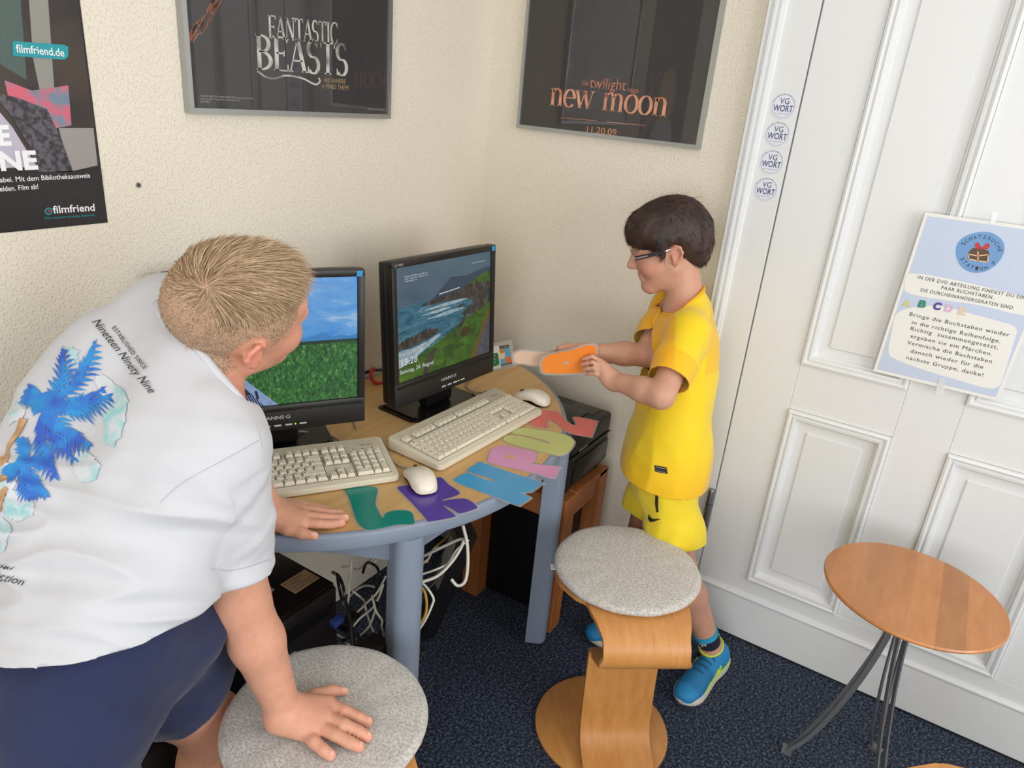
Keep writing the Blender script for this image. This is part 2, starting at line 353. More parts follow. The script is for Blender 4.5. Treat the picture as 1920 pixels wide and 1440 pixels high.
# ================================================================== DESK
ZT = .775; DC = V3(-.765, -.028, 0); DR = .693
BEECH = wood('pale_beech', srgb(214, 176, 118), srgb(198, 156, 98), (3, 45, 45), .38)
GREYB = mat('grey_blue_lacquer', srgb(128, 140, 158), .42, bump=(260, .06, .001))
desk = thing('half_round_desk', 'half-round beech desk with grey-blue edge and legs, against the corner walls', 'desk', (DC[0], -.3, 0))
def wp(o, par=None): return world_part(o, par if par is not None else desk)
def half(r, yb, n=72):
    a0 = math.asin((yb - DC[1]) / r); return [(DC[0] + r * math.cos(math.pi - a0 + (math.pi + 2 * a0) * k / n), DC[1] + r * math.sin(math.pi - a0 + (math.pi + 2 * a0) * k / n)) for k in range(n + 1)]
ib = half(DR - .012, -.014); m = MB(); m.prism([(x, y, ZT - .03) for x, y in ib], (0, 0, .03)); wp(m.build('tabletop', BEECH, None, 30))
prof = [(-.0125, .0), (-.0105, .0008), (-.006, .0004), (-.002, -.0018), (0, -.005), (0, -.034), (-.002, -.037), (-.0125, -.037)]
m = MB(); vs = []; fs = []; N = 72; n = len(prof)
for k in range(N + 1):
    r0 = half(DR, -.014, N)[k]; dv = nrm(V3(r0[0], r0[1], 0) - DC)
    for s, h in prof: vs.append(V3(r0[0], r0[1], ZT + h) + V3(dv[0], dv[1], 0) * s)
for k in range(N):
    for i in range(n - 1): fs.append((k * n + i, k * n + i + 1, (k + 1) * n + i + 1, (k + 1) * n + i))
m.add(vs, fs); m.rbox((DC[0] - DR, -.0145, ZT - .037), (DC[0] + DR, -.0125, ZT - .001), .0008, 1); wp(m.build('edge_band', GREYB, None, 40))
def desk_leg(x, y, ang):
    """D-shaped post: flat inside, rounded outside"""
    m = MB(); c, s = math.cos(ang), math.sin(ang); sec = []
    for u, v in [(-.032, -.034), (.008, -.034)] + [(.008 + .026 * math.sin(math.radians(t)), -.034 * math.cos(math.radians(t))) for t in range(20, 180, 20)] + [(.008, .034), (-.032, .034)]: sec.append((x + c * u - s * v, y + s * u + c * v))
    m.prism([(a, b, .012) for a, b in sec], (0, 0, ZT - .037 - .012)); o = wp(m.build('leg', GREYB, None, 35))
    f = MB().lathe([(.018, 0), (.018, .01), (.012, .013)], (x, y, 0), 16).build('foot_glide', mat('grey_plastic', srgb(128, 130, 130), .5)); f.parent = o; f.matrix_parent_inverse = (desk.matrix_basis @ o.matrix_parent_inverse).inverted() @ Matrix.Identity(4)
    return o
LEG = [(-.765 + .322, -.622), (-.765 - .322, -.606), (-.765 - .60, -.075), (-.765 + .60, -.075)]
for x, y in LEG: desk_leg(x, y, math.atan2(y - DC[1], x - DC[0]))
def apron(a, b):
    a, b = V3(*a, 0), V3(*b, 0); d = nrm(b - a); nn = V3(-d[1], d[0], 0) * .009
    m = MB(); m.prism([a - nn + V3(0, 0, .66), b - nn + V3(0, 0, .66), b + nn + V3(0, 0, .66), a + nn + V3(0, 0, .66)], (0, 0, ZT - .037 - .66)); wp(m.build('apron', GREYB))
apron((LEG[1][0] - .01, LEG[1][1] + .035), (LEG[2][0] + .02, LEG[2][1] - .03)); apron((LEG[1][0] + .03, LEG[1][1] + .02), (LEG[0][0] - .03, LEG[0][1] + .02)); apron((LEG[0][0] + .01, LEG[0][1] + .035), (LEG[3][0] - .02, LEG[3][1] - .03))
# ================================================================== MONITORS
BLK = mat('black_plastic', srgb(26, 24, 25), .42, bump=(300, .05, .001)); BLKG = mat('satin_black_plastic', srgb(18, 17, 18), .28)
SILV = mat('silver_print', srgb(190, 190, 190), .4); ESTAR = mat('blue_sticker', srgb(30, 150, 215), .4); GREENLED = mat('green_led', (.1, .6, .02), .4, emit=((.3, 1, .05), 1.5))
def scr(name, col, e=.75, **kw): return mat(name, tuple(c * .0 + .01 for c in col), .35, emit=(col, e), **kw)
def screen_noise(name, cols, scale, stretch=(1, 1, 1), e=.75, dist=0, lo=.3, hi=.7):
    if name in MATS: return MATS[name]
    m = mat(name, (.01, .01, .01), .35, emit=((1, 1, 1), e)); nt = m.node_tree; b = nt.nodes['Principled BSDF']
    tc = nt.nodes.new('ShaderNodeTexCoord'); mp = nt.nodes.new('ShaderNodeMapping'); mp.inputs['Scale'].default_value = stretch
    n = nt.nodes.new('ShaderNodeTexNoise'); n.inputs['Scale'].default_value = scale; n.inputs['Detail'].default_value = 7; n.inputs['Roughness'].default_value = .65; n.inputs['Distortion'].default_value = dist
    nt.links.new(tc.outputs['Object'], mp.inputs['Vector']); nt.links.new(mp.outputs[0], n.inputs['Vector'])
    r = nt.nodes.new('ShaderNodeValToRGB'); cr = r.color_ramp; k = len(cols)
    cr.elements[0].position = lo; cr.elements[0].color = (*cols[0], 1); cr.elements[1].position = hi; cr.elements[1].color = (*cols[-1], 1)
    for i in range(1, k - 1): x = cr.elements.new(lo + (hi - lo) * i / (k - 1)); x.color = (*cols[i], 1)
    nt.links.new(n.outputs['Fac'], r.inputs['Fac']); nt.links.new(r.outputs[0], b.inputs['Emission Color']); return m
MW, MH = .41, .383
def monitor(label, loc, yaw, tilt, picture, W=.41, FB_=.0):
    """local frame: x right, y towards the viewer is -y, z up; loc = bottom centre of the front"""
    t = thing('computer_monitor', label, 'monitor', (loc[0] + math.sin(-yaw) * 0, loc[1], ZT), rot=(0, 0, yaw)); dz = loc[2] - ZT; t.scale = (W / .41, 1, 1)
    T = Matrix.Translation((0, 0, dz)) @ Matrix.Rotation(-tilt, 4, 'X')
    def part(mb, name, mt, par=t, sm=None):
        return mb.build(name, mt, par, sm)
    m = MB(); m.M = T; m.rbox((-MW / 2, .0, 0), (MW / 2, .022, MH), .004); m.rbox((-MW / 2 + .004, .022, .004), (MW / 2 - .004, .046, MH - .004), .006); m.rbox((-.13, .044, .06), (.13, .075, .3), .02)
    part(m, 'housing', BLK, sm=30)
    # bezel frame stands proud of the screen
    x0, x1, z0, z1 = -.188, .188, .066, MH - .017
    m = MB(); m.M = T
    m.rbox((-MW / 2, -.008, 0), (MW / 2, .002, z0), .003); m.rbox((-MW / 2, -.008, z1), (MW / 2, .002, MH), .003); m.rbox((-MW / 2, -.008, z0 - .004), (x0, .002, z1 + .004), .003); m.rbox((x1, -.008, z0 - .004), (MW / 2, .002, z1 + .004), .003)
    bez = part(m, 'bezel', BLK, sm=30)
    m = MB(); m.M = T; m.rbox((-MW / 2 + .006, -.0095, .05), (MW / 2 - .006, -.007, .058), .001, 1); part(m, 'bezel_lip', BLKG, bez)
    for i, x in enumerate((-.028, -.004, .02, .052)):
        m = MB(); m.M = T; m.rbox((x, -.0105, .0125), (x + .016, -.007, .0165), .001, 1); part(m, 'button', SILV, bez)
    m = MB(); m.M = T; m.rbox((.0415, -.0105, .013), (.0445, -.007, .016), .0008, 1); part(m, 'power_light', GREENLED, bez)
    m = MB(); m.M = T; add_text(m, 'HANNS·G', (-.03, -.0082, .031), (.032, -.0082, .031), (0, 0, 1), .0085, (0, -.0004, 0), bold=.01); part(m, 'brand_lettering', SILV, bez)
    m = MB(); m.M = T; add_text(m, 'JC199D', (-.196, -.0082, MH - .0125), (-.166, -.0082, MH - .0125), (0, 0, 1), .0055, (0, -.0004, 0)); part(m, 'model_lettering', SILV, bez)
    m = MB(); m.M = T; m.box((.186, -.0088, MH - .016), (.199, -.0078, MH - .003)); part(m, 'energy_sticker', ESTAR, bez)
    m = MB(); m.M = T @ Matrix.Translation((x0, -.0012, z0)) @ Matrix.Diagonal((x1 - x0, 1, z1 - z0, 1)); mats = picture(m); part(m, 'screen', mats)
    m = MB(); m.rbox((-.055, .02, .012), (.055, .06, dz + .12), .012); part(m, 'stand_neck', BLKG, sm=30)
    m = MB(); pts = [(-.135, .13), (.135, .13), (.135, .0)] + [(.135 * math.cos(math.radians(a)), .02 - .02 * math.sin(math.radians(a)) - FB_ * math.sin(math.radians(a))) for a in range(10, 180, 10)] + [(-.135, .0)]
    m.prism([(x, y, .001) for x, y in pts], (0, 0, .006)); m.prism([(x * .93, y * .93, .007) for x, y in pts], (0, 0, .005)); part(m, 'stand_base', BLKG)
    return t
def Q(m, i, pts, lay):
    """picture polygon in unit screen coordinates, on layer lay"""
    m.mi = i; m.add([(x, -.0002 * lay, z) for x, z in pts], [t if (lambda a, b, c: (b[0] - a[0]) * (c[1] - a[1]) - (b[1] - a[1]) * (c[0] - a[0]))(*[pts[j] for j in t]) > 0 else tuple(t)[::-1] for t in tessellate_polygon([[Vector((x, z, 0)) for x, z in pts]])])
def QS(m, i, pts, lay):
    """the same with a rounded outline, kept inside the screen"""
    Q(m, i, [(min(1, max(0, p[0])), min(1, max(0, p[1]))) for p in closed_spline([np.array(p) for p in pts], 3)], lay)
def pic_reeds(m):
    ms = [screen_noise('screen_sky', [srgb(66, 150, 235), srgb(110, 180, 245), srgb(225, 238, 250)], 7, (1, 1, 2.4), .85, .3, .35, .72), scr('screen_far_hills', srgb(60, 145, 215), .8),
          screen_noise('screen_reeds', [srgb(12, 50, 26), srgb(34, 100, 48), srgb(72, 148, 62), srgb(178, 196, 140)], 95, (1.6, 1, .8), .75, 1.2, .33, .72), scr('screen_dark_reeds', srgb(36, 74, 46), .6),
          screen_noise('screen_planks', [srgb(120, 150, 200), srgb(170, 195, 235)], 60, (1, 1, 4), .8), scr('screen_rail_shadow', srgb(34, 44, 66), .6)]
    Q(m, 0, [(0, .5), (1, .5), (1, 1), (0, 1)], 1)
    rid = [(0, .5), (0, .54)] + [(k / 20, .535 + .022 * math.sin(k * 1.3) * math.sin(k * .45 + 1) + .012 * math.sin(k * 2.9)) for k in range(1, 21)] + [(1, .5)]
    Q(m, 1, rid, 2); Q(m, 2, [(0, 0), (1, 0), (1, .497), (0, .503)], 2); Q(m, 3, [(0, .47), (1, .475), (1, .497), (0, .503)], 3)
    Q(m, 4, [(0, 0), (.52, 0), (.30, .28), (.22, .38), (0, .38)], 3)
    Q(m, 5, [(.30, 0), (.44, 0), (.305, .21), (.25, .29), (.235, .29)], 4)
    for k in range(9): x = .34 + k * .012; Q(m, 4, [(x, 0), (x + .004, 0), (x - .03, .1), (x - .034, .1)], 5)
    Q(m, 4, [(.46, 0), (.52, 0), (.30, .26), (.27, .29)], 5); Q(m, 5, [(.40, .06), (.415, .06), (.405, .13), (.39, .13)], 6)
    m.mi = 4; v, f = text2d('an was Sie sehen?'); k = .16 / (v[:, 0].max()); m.add([(.76 + a * k, -.0016, .925 + b * k * 1.2) for a, b in v], f)
    return ms
def pic_coast(m):
    ms = [screen_noise('screen_grey_sky', [srgb(78, 108, 132), srgb(96, 126, 146), srgb(112, 138, 152)], 4, (1, 1, 2), .62), scr('screen_headland', srgb(66, 88, 112), .6),
          screen_noise('screen_sea', [srgb(24, 82, 116), srgb(50, 118, 146), srgb(92, 150, 168), srgb(205, 220, 222)], 22, (1, 1, 3.2), .66, .8, .36, .74), screen_noise('screen_rock', [srgb(28, 28, 32), srgb(72, 68, 66), srgb(134, 122, 108)], 42, (2.4, 1, 1), .6, 1),
          screen_noise('screen_meadow', [srgb(34, 62, 22), srgb(66, 112, 30), srgb(104, 152, 46)], 18, (1, 1, 1.6), .64, 1), screen_noise('screen_track', [srgb(70, 74, 86), srgb(112, 112, 122)], 90, (1, 1, 1), .6), scr('screen_dry_grass', srgb(136, 104, 34), .55),
          scr('screen_white', (.9, .93, .95), .8), screen_noise('screen_foam', [srgb(110, 160, 176), srgb(220, 232, 234)], 50, (1, 1, 2), .7), scr('screen_shrub', srgb(78, 72, 30), .5)]
    Q(m, 0, [(0, .6), (1, .6), (1, 1), (0, 1)], 1)
    QS(m, 1, [(.3, .6), (.38, .69), (.5, .79), (.56, .83), (.68, .815), (.8, .83), (.9, .845), (1, .84), (1, .6)], 2)
    Q(m, 2, [(0, 0), (1, 0), (1, .62), (.4, .665), (0, .655)], 3)
    QS(m, 4, [(.62, .66), (.8, .755), (1, .81), (1, .6)], 4)
    QS(m, 3, [(.24, .635), (.34, .66), (.5, .68), (.62, .70), (.78, .735), (.9, .72), (1, .69), (1, .40), (.9, .44), (.74, .44), (.66, .46), (.74, .52), (.8, .55), (.72, .6), (.6, .6), (.5, .625), (.4, .62), (.3, .625)], 5)
    Q(m, 7, [(.42, .695), (.64, .715), (.64, .722), (.42, .703)], 6)
    for a, b, c, d in ((.28, .585, .74, .6), (.3, .5, .7, .52), (.25, .545, .55, .556)): QS(m, 8, [(a, b), ((a + c) / 2, b - .008), (c, d), ((a + c) / 2 + .05, d + .012), (a + .06, b + .012)], 6)
    Q(m, 3, [(.6, .535), (.66, .56), (.72, .55), (.66, .53)], 7)
    QS(m, 8, [(0, .27), (.16, .28), (.32, .31), (.4, .34), (.44, .33), (.36, .28), (.2, .2), (0, .13)], 6)
    QS(m, 3, [(0, .33), (.06, .37), (.16, .385), (.26, .405), (.36, .40), (.42, .375), (.34, .33), (.24, .31), (.1, .29), (0, .30)], 7)
    Q(m, 4, [(0, 0), (1, 0), (1, .52), (.86, .45), (.74, .43), (.6, .36), (.4, .265), (.2, .19), (0, .12)], 8)
    Q(m, 6, [(.76, 0), (.86, .19), (.94, .38), (1, .47), (1, 0)], 9); Q(m, 5, [(.83, 0), (.9, .2), (.965, .34), (1, .4), (1, 0)], 10)
    QS(m, 3, [(.59, .28), (.63, .36), (.69, .44), (.73, .45), (.72, .41), (.66, .34), (.61, .27)], 10); QS(m, 9, [(.64, .27), (.68, .33), (.74, .33), (.77, .29), (.74, .25), (.67, .24)], 10)
    QS(m, 3, [(.24, .0), (.27, .1), (.33, .2), (.38, .21), (.35, .12), (.29, .0)], 10)
    def tx(s, x, z, wd, h):
        v, f = text2d(s); k = wd / v[:, 0].max(); m.mi = 7; m.add([(x + a * k, -.0022, z + b / .69 * h) for a, b in v], f)
    tx('13:28', .02, .145, .17, .062); tx('Samstag, 24. August', .015, .075, .34, .036)
    tx('Zu diesem Bild haben einige Bilder mit', .08, .91, .22, .012); tx('„Meer“, „Landschaft“, „entdecken“ und', .08, .89, .22, .012); tx('„Küstenpfad“ etc.', .08, .87, .12, .012); tx('Gefällt Ihnen, was Sie sehen?', .78, .915, .15, .011)
    return ms
MON1 = monitor('black monitor showing green reeds under blue sky, behind the blond boy', (-1.081, -.189, .84), -.555, .02, pic_reeds, .426)
MON2 = monitor('black monitor showing a rocky coast lock screen reading 13:28', (-.597, -.327, .84), -.077, .07, pic_coast, FB_=.045)
# ================================================================== KEYBOARDS
BEIGE = mat('beige_plastic', srgb(214, 205, 184), .5, bump=(400, .04, .0008)); KEYM = mat('key_cap_plastic', srgb(218, 210, 190), .45); LEGD = mat('dark_key_print', srgb(70, 66, 62), .6); ENDG = mat('keyboard_lights_print', srgb(60, 120, 60), .5)
U = .0190; KEYMESH = {}
def key_mesh(w, h):
    k = (w, h)
    if k in KEYMESH: return KEYMESH[k]
    W, H = w * U - .0009, h * U - .0009; m = MB()
    def ring(i, z, dy=0): return [(i, i + dy, z), (W - i, i + dy, z), (W - i, H - i * .55, z), (i, H - i * .55, z)]
    a, b, c = ring(0, 0), ring(.0006, .0035), ring(.0027, .0086, .0008)
    m.add(a + b + c + [(W / 2, H / 2, .0080)], [(0, 1, 5, 4), (1, 2, 6, 5), (2, 3, 7, 6), (3, 0, 4, 7), (4, 5, 9, 8), (5, 6, 10, 9), (6, 7, 11, 10), (7, 4, 8, 11), (8, 9, 12), (9, 10, 12), (10, 11, 12), (11, 8, 12)])
    if w < 4:
        m.mi = 1; x, y = .0045, H - .0075; z = .0089; m.add([(x, y, z), (x + .0028, y, z), (x + .0028, y + .0026, z), (x, y + .0026, z)], [(0, 1, 2, 3)])
    o = m.build('key', [KEYM, LEGD]); me = o.data; bpy.data.objects.remove(o); KEYMESH[k] = me; return me
def keyboard(label, loc, yaw, W=.462, D=.178):
    t = thing('keyboard', label, 'keyboard', (loc[0], loc[1], ZT), rot=(0, 0, yaw)); zf, zr = .017, .034
    # case: wedge with rounded corners and a sunken key well
    m = MB()
    def loop(i, r, z0, z1):
        pts = []
        for cx, cy, a in ((W / 2 - r, D / 2 - r, 0), (-W / 2 + r, D / 2 - r, 90), (-W / 2 + r, -D / 2 + r, 180), (W / 2 - r, -D / 2 + r, 270)):
            for k in range(5):
                q = math.radians(a + 22.5 * k); x, y = cx + (r - i) * math.cos(q), cy + (r - i) * math.sin(q); pts.append((x, y, z0 + (z1 - z0) * (y + D / 2) / D))
        return pts
    L = [loop(.004, .014, .001, .002), loop(0, .014, .004, .006), loop(0, .014, zf - .004, zr - .005), loop(.0015, .014, zf - .001, zr - .0015), loop(.005, .014, zf, zr)]
    n = 20; vs = sum(L, []); fs = [tuple(range(n - 1, -1, -1))]
    for i in range(len(L) - 1): fs += [(i * n + k, i * n + (k + 1) % n, (i + 1) * n + (k + 1) % n, (i + 1) * n + k) for k in range(n)]
    fs.append(tuple((len(L) - 1) * n + k for k in range(n))); m.add(vs, fs); m.build('case', BEIGE, t, 40)
    sl = math.atan2(zr - zf, D); M0 = Matrix.Translation((0, -D / 2, zf)) @ Matrix.Rotation(sl, 4, 'X')
    x0 = -W / 2 + .017; y0 = .020
    def well(xa, xb, ya, yb):
        m = MB(); m.M = M0; m.box((xa - .0012, ya - .0012, -.004), (xb + .0012, yb + .0012, .0004)); return m
    kw_ = well(x0, x0 + 15 * U, y0, y0 + 5 * U).build('key_well', LEGD, t)
    rows = [(5.5, [1, -1, 1, 1, 1, 1, -.5, 1, 1, 1, 1, -.5, 1, 1, 1, 1]), (4, [1] * 13 + [2]), (3, [1.5] + [1] * 12 + [1.5]), (2, [1.75] + [1] * 12 + [1.25]), (1, [1.25] + [1] * 11 + [2.75]), (0, [1.25, 1.25, 1.25, 6.25, 1.25, 1.25, 1.25, 1.25])]
    spots = []
    for ry, ks in rows:
        x = 0
        for k in ks:
            if k > 0: spots.append((x, ry, k, 1)); x += k
            else: x += -k
    nx = 15.25
    spots += [(nx + i, 5.5, 1, 1) for i in range(3)] + [(nx + i, r, 1, 1) for i in range(3) for r in (4, 3)] + [(nx + 1, 1, 1, 1)] + [(nx + i, 0, 1, 1) for i in range(3)]
    px_ = 18.5
    spots += [(px_ + i, 4, 1, 1) for i in range(4)] + [(px_ + i, r, 1, 1) for i in range(3) for r in (3, 2, 1)] + [(px_ + 3, 2, 1, 2), (px_ + 3, 0, 1, 2), (px_, 0, 2, 1), (px_ + 2, 0, 1, 1)]
    for x, y, w_, h_ in spots:
        o = link('key', key_mesh(w_, h_), t); o.matrix_local = M0 @ Matrix.Translation((x0 + x * U, y0 + y * U, .0006))
    for nm_, xa, xb, ya, yb in (('a', nx, nx + 3, 3, 5), ('b', px_, px_ + 4, 0, 5), ('c', nx, nx + 3, 0, 1), ('d', nx + 1, nx + 2, 1, 2), ('e', 0, 1, 5.5, 6.5), ('f', 2, 6, 5.5, 6.5), ('g', 6.5, 10.5, 5.5, 6.5), ('h', 11, 15, 5.5, 6.5), ('i', nx, nx + 3, 5.5, 6.5)):
        well(x0 + xa * U, x0 + xb * U, y0 + ya * U, y0 + yb * U).build('key_well', LEGD, t)
    for i in range(3):
        m = MB(); m.M = M0; xx = x0 + (px_ + .6 + i * 1.25) * U; m.box((xx, y0 + 5.75 * U, -.001), (xx + .0035, y0 + 5.75 * U + .002, .0005)); m.build('status_light', ENDG if i == 0 else LEGD, t)
    m = MB(); m.M = M0; add_text(m, 'FUJITSU', (x0 + 20 * U, y0 + 6.65 * U, 0), (x0 + 22 * U, y0 + 6.65 * U, 0), (0, 1, 0), .003, (0, 0, .0004), shear=.3); add_text(m, 'SIEMENS', (x0 + 20.3 * U, y0 + 6.38 * U, 0), (x0 + 22.1 * U, y0 + 6.38 * U, 0), (0, 1, 0), .0026, (0, 0, .0004), shear=.3); m.build('brand_lettering', LEGD, t)
    return t
KB1 = keyboard('beige keyboard by the blond boy, its left end hidden by his shirt', (-1.134, -.298), -.566)
KB2 = keyboard('beige full-size keyboard in front of the coast monitor', (-.661, -.46), -.035)
# ================================================================== MICE
def mouse(label, pos, heading):
    t = thing('computer_mouse', label, 'mouse', (pos[0], pos[1], pos[2] if len(pos) > 2 else ZT), rot=(0, 0, heading))
    LN = [(-.056, .008, .012), (-.053, .018, .022), (-.044, .0255, .031), (-.028, .030, .0375), (-.008, .0305, .0395), (.012, .0285, .0365), (.03, .0285, .029), (.044, .0275, .0215), (.053, .022, .0155), (.057, .010, .011)]
    def shell(z0f, sc, grip):
        vs = []; fs = []; n = 20
        for x, w_, h in LN:
            for k in range(n + 1):
                a = math.pi * k / n; lo = .004 + grip * math.exp(-((x + .004) / .026) ** 2)
                vs.append((x * sc, w_ * sc * math.copysign(abs(math.cos(a)) ** .75, math.cos(a)), lo + (h - lo) * math.sin(a) ** .7 if z0f is None else z0f + (h * .8 - z0f) * math.sin(a) ** .7))
        for i in range(len(LN) - 1):
            for k in range(n): fs.append((i * (n + 1) + k, (i + 1) * (n + 1) + k, (i + 1) * (n + 1) + k + 1, i * (n + 1) + k + 1))
        fs.append(tuple(range(n, -1, -1))); fs.append(tuple((len(LN) - 1) * (n + 1) + k for k in range(n + 1))); return vs, [f[::-1] for f in fs]
    m = MB(); m.add(*shell(None, 1, .011)); m.build('shell', mat('ivory_plastic', srgb(228, 220, 204), .33), t, 50)
    m = MB(); m.add(*shell(.001, .965, 0)); m.build('dark_underbody', mat('dark_red_black_plastic', srgb(40, 16, 16), .2), t, 50)
    m = MB(); m.tube([(.036, 0, .0275 - .003), (.036, 0, .0285)], [.004, .004], 10); m.M = Matrix.Translation((.034, 0, .022)) @ Matrix.Rotation(math.pi / 2, 4, 'X'); m.lathe([(.0085, -.003), (.0095, 0), (.0085, .003)], n=20); m.build('scroll_wheel', mat('dark_grey_plastic', srgb(70, 66, 62), .5), t)
    m = MB(); add_text(m, 'fujitsu', (-.034, .012, .0375), (-.03, -.014, .038), (.3, .05, .02), .003, (0, 0, .0008)); m.build('brand_mark', LEGD, t)
    return t
MS1 = mouse('ivory mouse lying on the purple letter K', (-.966, -.538, ZT + .0022), math.radians(59))
MS2 = mouse('ivory mouse at the right end of the front keyboard', (-.372, -.482), math.radians(96))
# ================================================================== LETTER CARDS
def crop5(pts): return [(480 + x / 2.8235, 700 + y / 2.8235) for x, y in pts]
LAM = mat('laminate_film', srgb(205, 200, 192), .12, alpha=.32)
def offset_poly(pts, d):
    """grow a flat (x, y) outline by d"""
    n = len(pts); p = np.array(pts); ar = sum(p[i][0] * p[(i + 1) % n][1] - p[(i + 1) % n][0] * p[i][1] for i in range(n)); s = 1 if ar > 0 else -1; out = []
    for i in range(n):
        a, b, c = p[i - 1], p[i], p[(i + 1) % n]; t1, t2 = nrm(b - a), nrm(c - b); n1, n2 = np.array([t1[1], -t1[0]]) * s, np.array([t2[1], -t2[0]]) * s
        q = nrm(n1 + n2); out.append(b + q * d / max(.45, q @ n1))
    return out
def letter_card(label, px, col, holes=(), z=ZT + .001):
    w3 = [onZ(u, v, z)[:2] for u, v in crop5(px)]; c = np.mean(w3, 0); sm = closed_spline(w3, 3)
    t = thing('letter_card', label, 'letter', (c[0], c[1], z))
    lam = MB().prism([(x, y, z - .0005) for x, y in offset_poly(closed_spline(w3, 2), .0045)], (0, 0, .0005)).build('laminate', LAM); world_part(lam, t)
    pap = MB().prism([(x, y, z + .0001) for x, y in sm], (0, 0, .0007)).build('coloured_paper', mat('paper_' + label.split()[0] + label.split()[1], col, .22, var=(9, tuple(k * .86 for k in col), .35, .7), spec=.6)); world_part(pap, t)
    for h in holes:
        hm = MB().prism([onZ(u, v, z + .0009) for u, v in crop5(h)], (0, 0, .0002)).build('letter_opening', BEECH); world_part(hm, t)
    return t
letter_card('teal letter L card lying beside the boy\'s hand', [(478, 612), (630, 602), (640, 640), (632, 690), (650, 735), (670, 767), (688, 742), (735, 728), (800, 728), (828, 745), (838, 785), (830, 798), (740, 802), (640, 825), (590, 828), (550, 805), (525, 760), (508, 700), (490, 650)], srgb(8, 134, 120))
letter_card('purple letter K card half under the mouse', [(752, 602), (840, 590), (960, 553), (990, 560), (1020, 590), (1073, 626), (1066, 645), (995, 668), (984, 677), (1040, 668), (1100, 664), (1140, 680), (1170, 708), (1163, 717), (1082, 742), (1045, 722), (988, 697), (1020, 725), (1050, 750), (1046, 762), (920, 785), (905, 775), (870, 735), (820, 680), (775, 635)], srgb(88, 62, 160))
letter_card('blue letter N card overhanging the desk edge', [(1125, 508), (1160, 485), (1187, 470), (1215, 480), (1360, 530), (1508, 577), (1510, 587), (1455, 628), (1395, 630), (1450, 655), (1445, 667), (1400, 695), (1383, 697), (1270, 655), (1160, 615), (1062, 577), (1057, 556), (1110, 530), (1132, 531), (1200, 560), (1284, 577), (1215, 547), (1130, 522)], srgb(72, 162, 214))
letter_card('pink letter P card between the N and U', [(1228, 458), (1245, 410), (1275, 387), (1340, 388), (1465, 414), (1485, 440), (1470, 470), (1458, 480), (1598, 495), (1602, 507), (1585, 545), (1570, 555), (1480, 530), (1350, 500), (1240, 475)], srgb(220, 152, 196), [[(1315, 443), (1340, 432), (1385, 447), (1370, 450)]])
letter_card('light green letter U card beside the keyboard corner', [(1350, 303), (1375, 290), (1420, 292), (1560, 310), (1650, 332), (1680, 355), (1682, 377), (1655, 415), (1620, 432), (1590, 433), (1450, 400), (1330, 365), (1311, 350), (1317, 337), (1345, 330), (1430, 340), (1540, 372), (1551, 368), (1545, 360), (1450, 333), (1360, 318)], srgb(200, 206, 126))
letter_card('red letter Z card at the right end, reaching over the printer', [(1452, 262), (1475, 232), (1500, 200), (1560, 198), (1612, 216), (1650, 260), (1690, 279), (1696, 265), (1682, 240), (1692, 232), (1730, 238), (1800, 252), (1803, 263), (1777, 330), (1765, 335), (1690, 322), (1640, 305), (1590, 265), (1548, 245), (1540, 262), (1546, 270), (1536, 288), (1500, 280), (1465, 278)], srgb(226, 104, 96))
# ================================================================== FLYERS IN A HOLDER
ACR = mat('clear_acrylic', (.9, .92, .92), .08, alpha=.2)
fl = thing('flyer_holder', 'clear acrylic flyer holder standing at the back corner of the desk', 'holder', (-.2, -.24, ZT))
A0, A1 = onZ(918, 697, ZT), onZ(964, 687, ZT); fx = nrm(A1 - A0); fb = V3(-fx[1], fx[0], 0); fb = fb if fb[1] > 0 else -fb; fup = nrm(V3(0, 0, 1) + fb * .28)
def flp(a, h, o=0): return A0 + fx * a + fup * h + fb * o
Wf = np.linalg.norm(A1 - A0)
m = MB(); m.prism([flp(-.02, 0, .012), flp(Wf + .012, 0, .012), flp(Wf + .012, .085, .012), flp(-.02, .085, .012)], fb * .002); m.prism([flp(-.02, 0, 0), flp(Wf + .012, 0, 0), flp(Wf + .012, .0, .0125), flp(-.02, .0, .0125)], V3(0, 0, .002)); m.prism([flp(-.02, 0, 0), flp(Wf + .012, 0, 0), flp(Wf + .012, .012, 0), flp(-.02, .012, 0)], fb * .0015)
world_part(m.build('holder_body', ACR), fl)
def flyer(label, a0, a1, h, o, draw, tilt=0):
    t = thing('flyer', label, 'flyer', tuple(flp((a0 + a1) / 2, 0, o)))
    q = lambda u, v, l=0: flp(a0 + (a1 - a0) * u + tilt * v * h, .003 + h * v, o) - fb * (.0006 + .0003 * l)
    world_part(MB().prism([q(0, 0), q(1, 0), q(1, 1), q(0, 1)], fb * .0006).build('paper', mat('white_paper', srgb(236, 236, 232), .6)), t)
    draw(q, t); return t
def pq(q, t, pts, l, name, mt): world_part(MB().add([q(u, v, l) for u, v in pts], [tuple(range(len(pts)))]).build(name, mt), t)
def dr_green(q, t):
    G = mat('flyer_green', srgb(40, 120, 62), .5); pq(q, t, [(.0, .1), (.86, .13), (.93, .2), (.9, .66), (.82, .7), (0, .7)], 1, 'green_print', G)
    m = MB(); W_ = MATS['white_paper']
    for k in range(9): m.add([q(.1, .6 - k * .05, 2), q(.7 - .2 * (k % 3), .6 - k * .05, 2), q(.7 - .2 * (k % 3), .585 - k * .05, 2), q(.1, .585 - k * .05, 2)], [(0, 1, 2, 3)])
    world_part(m.build('print_lines', W_), t)
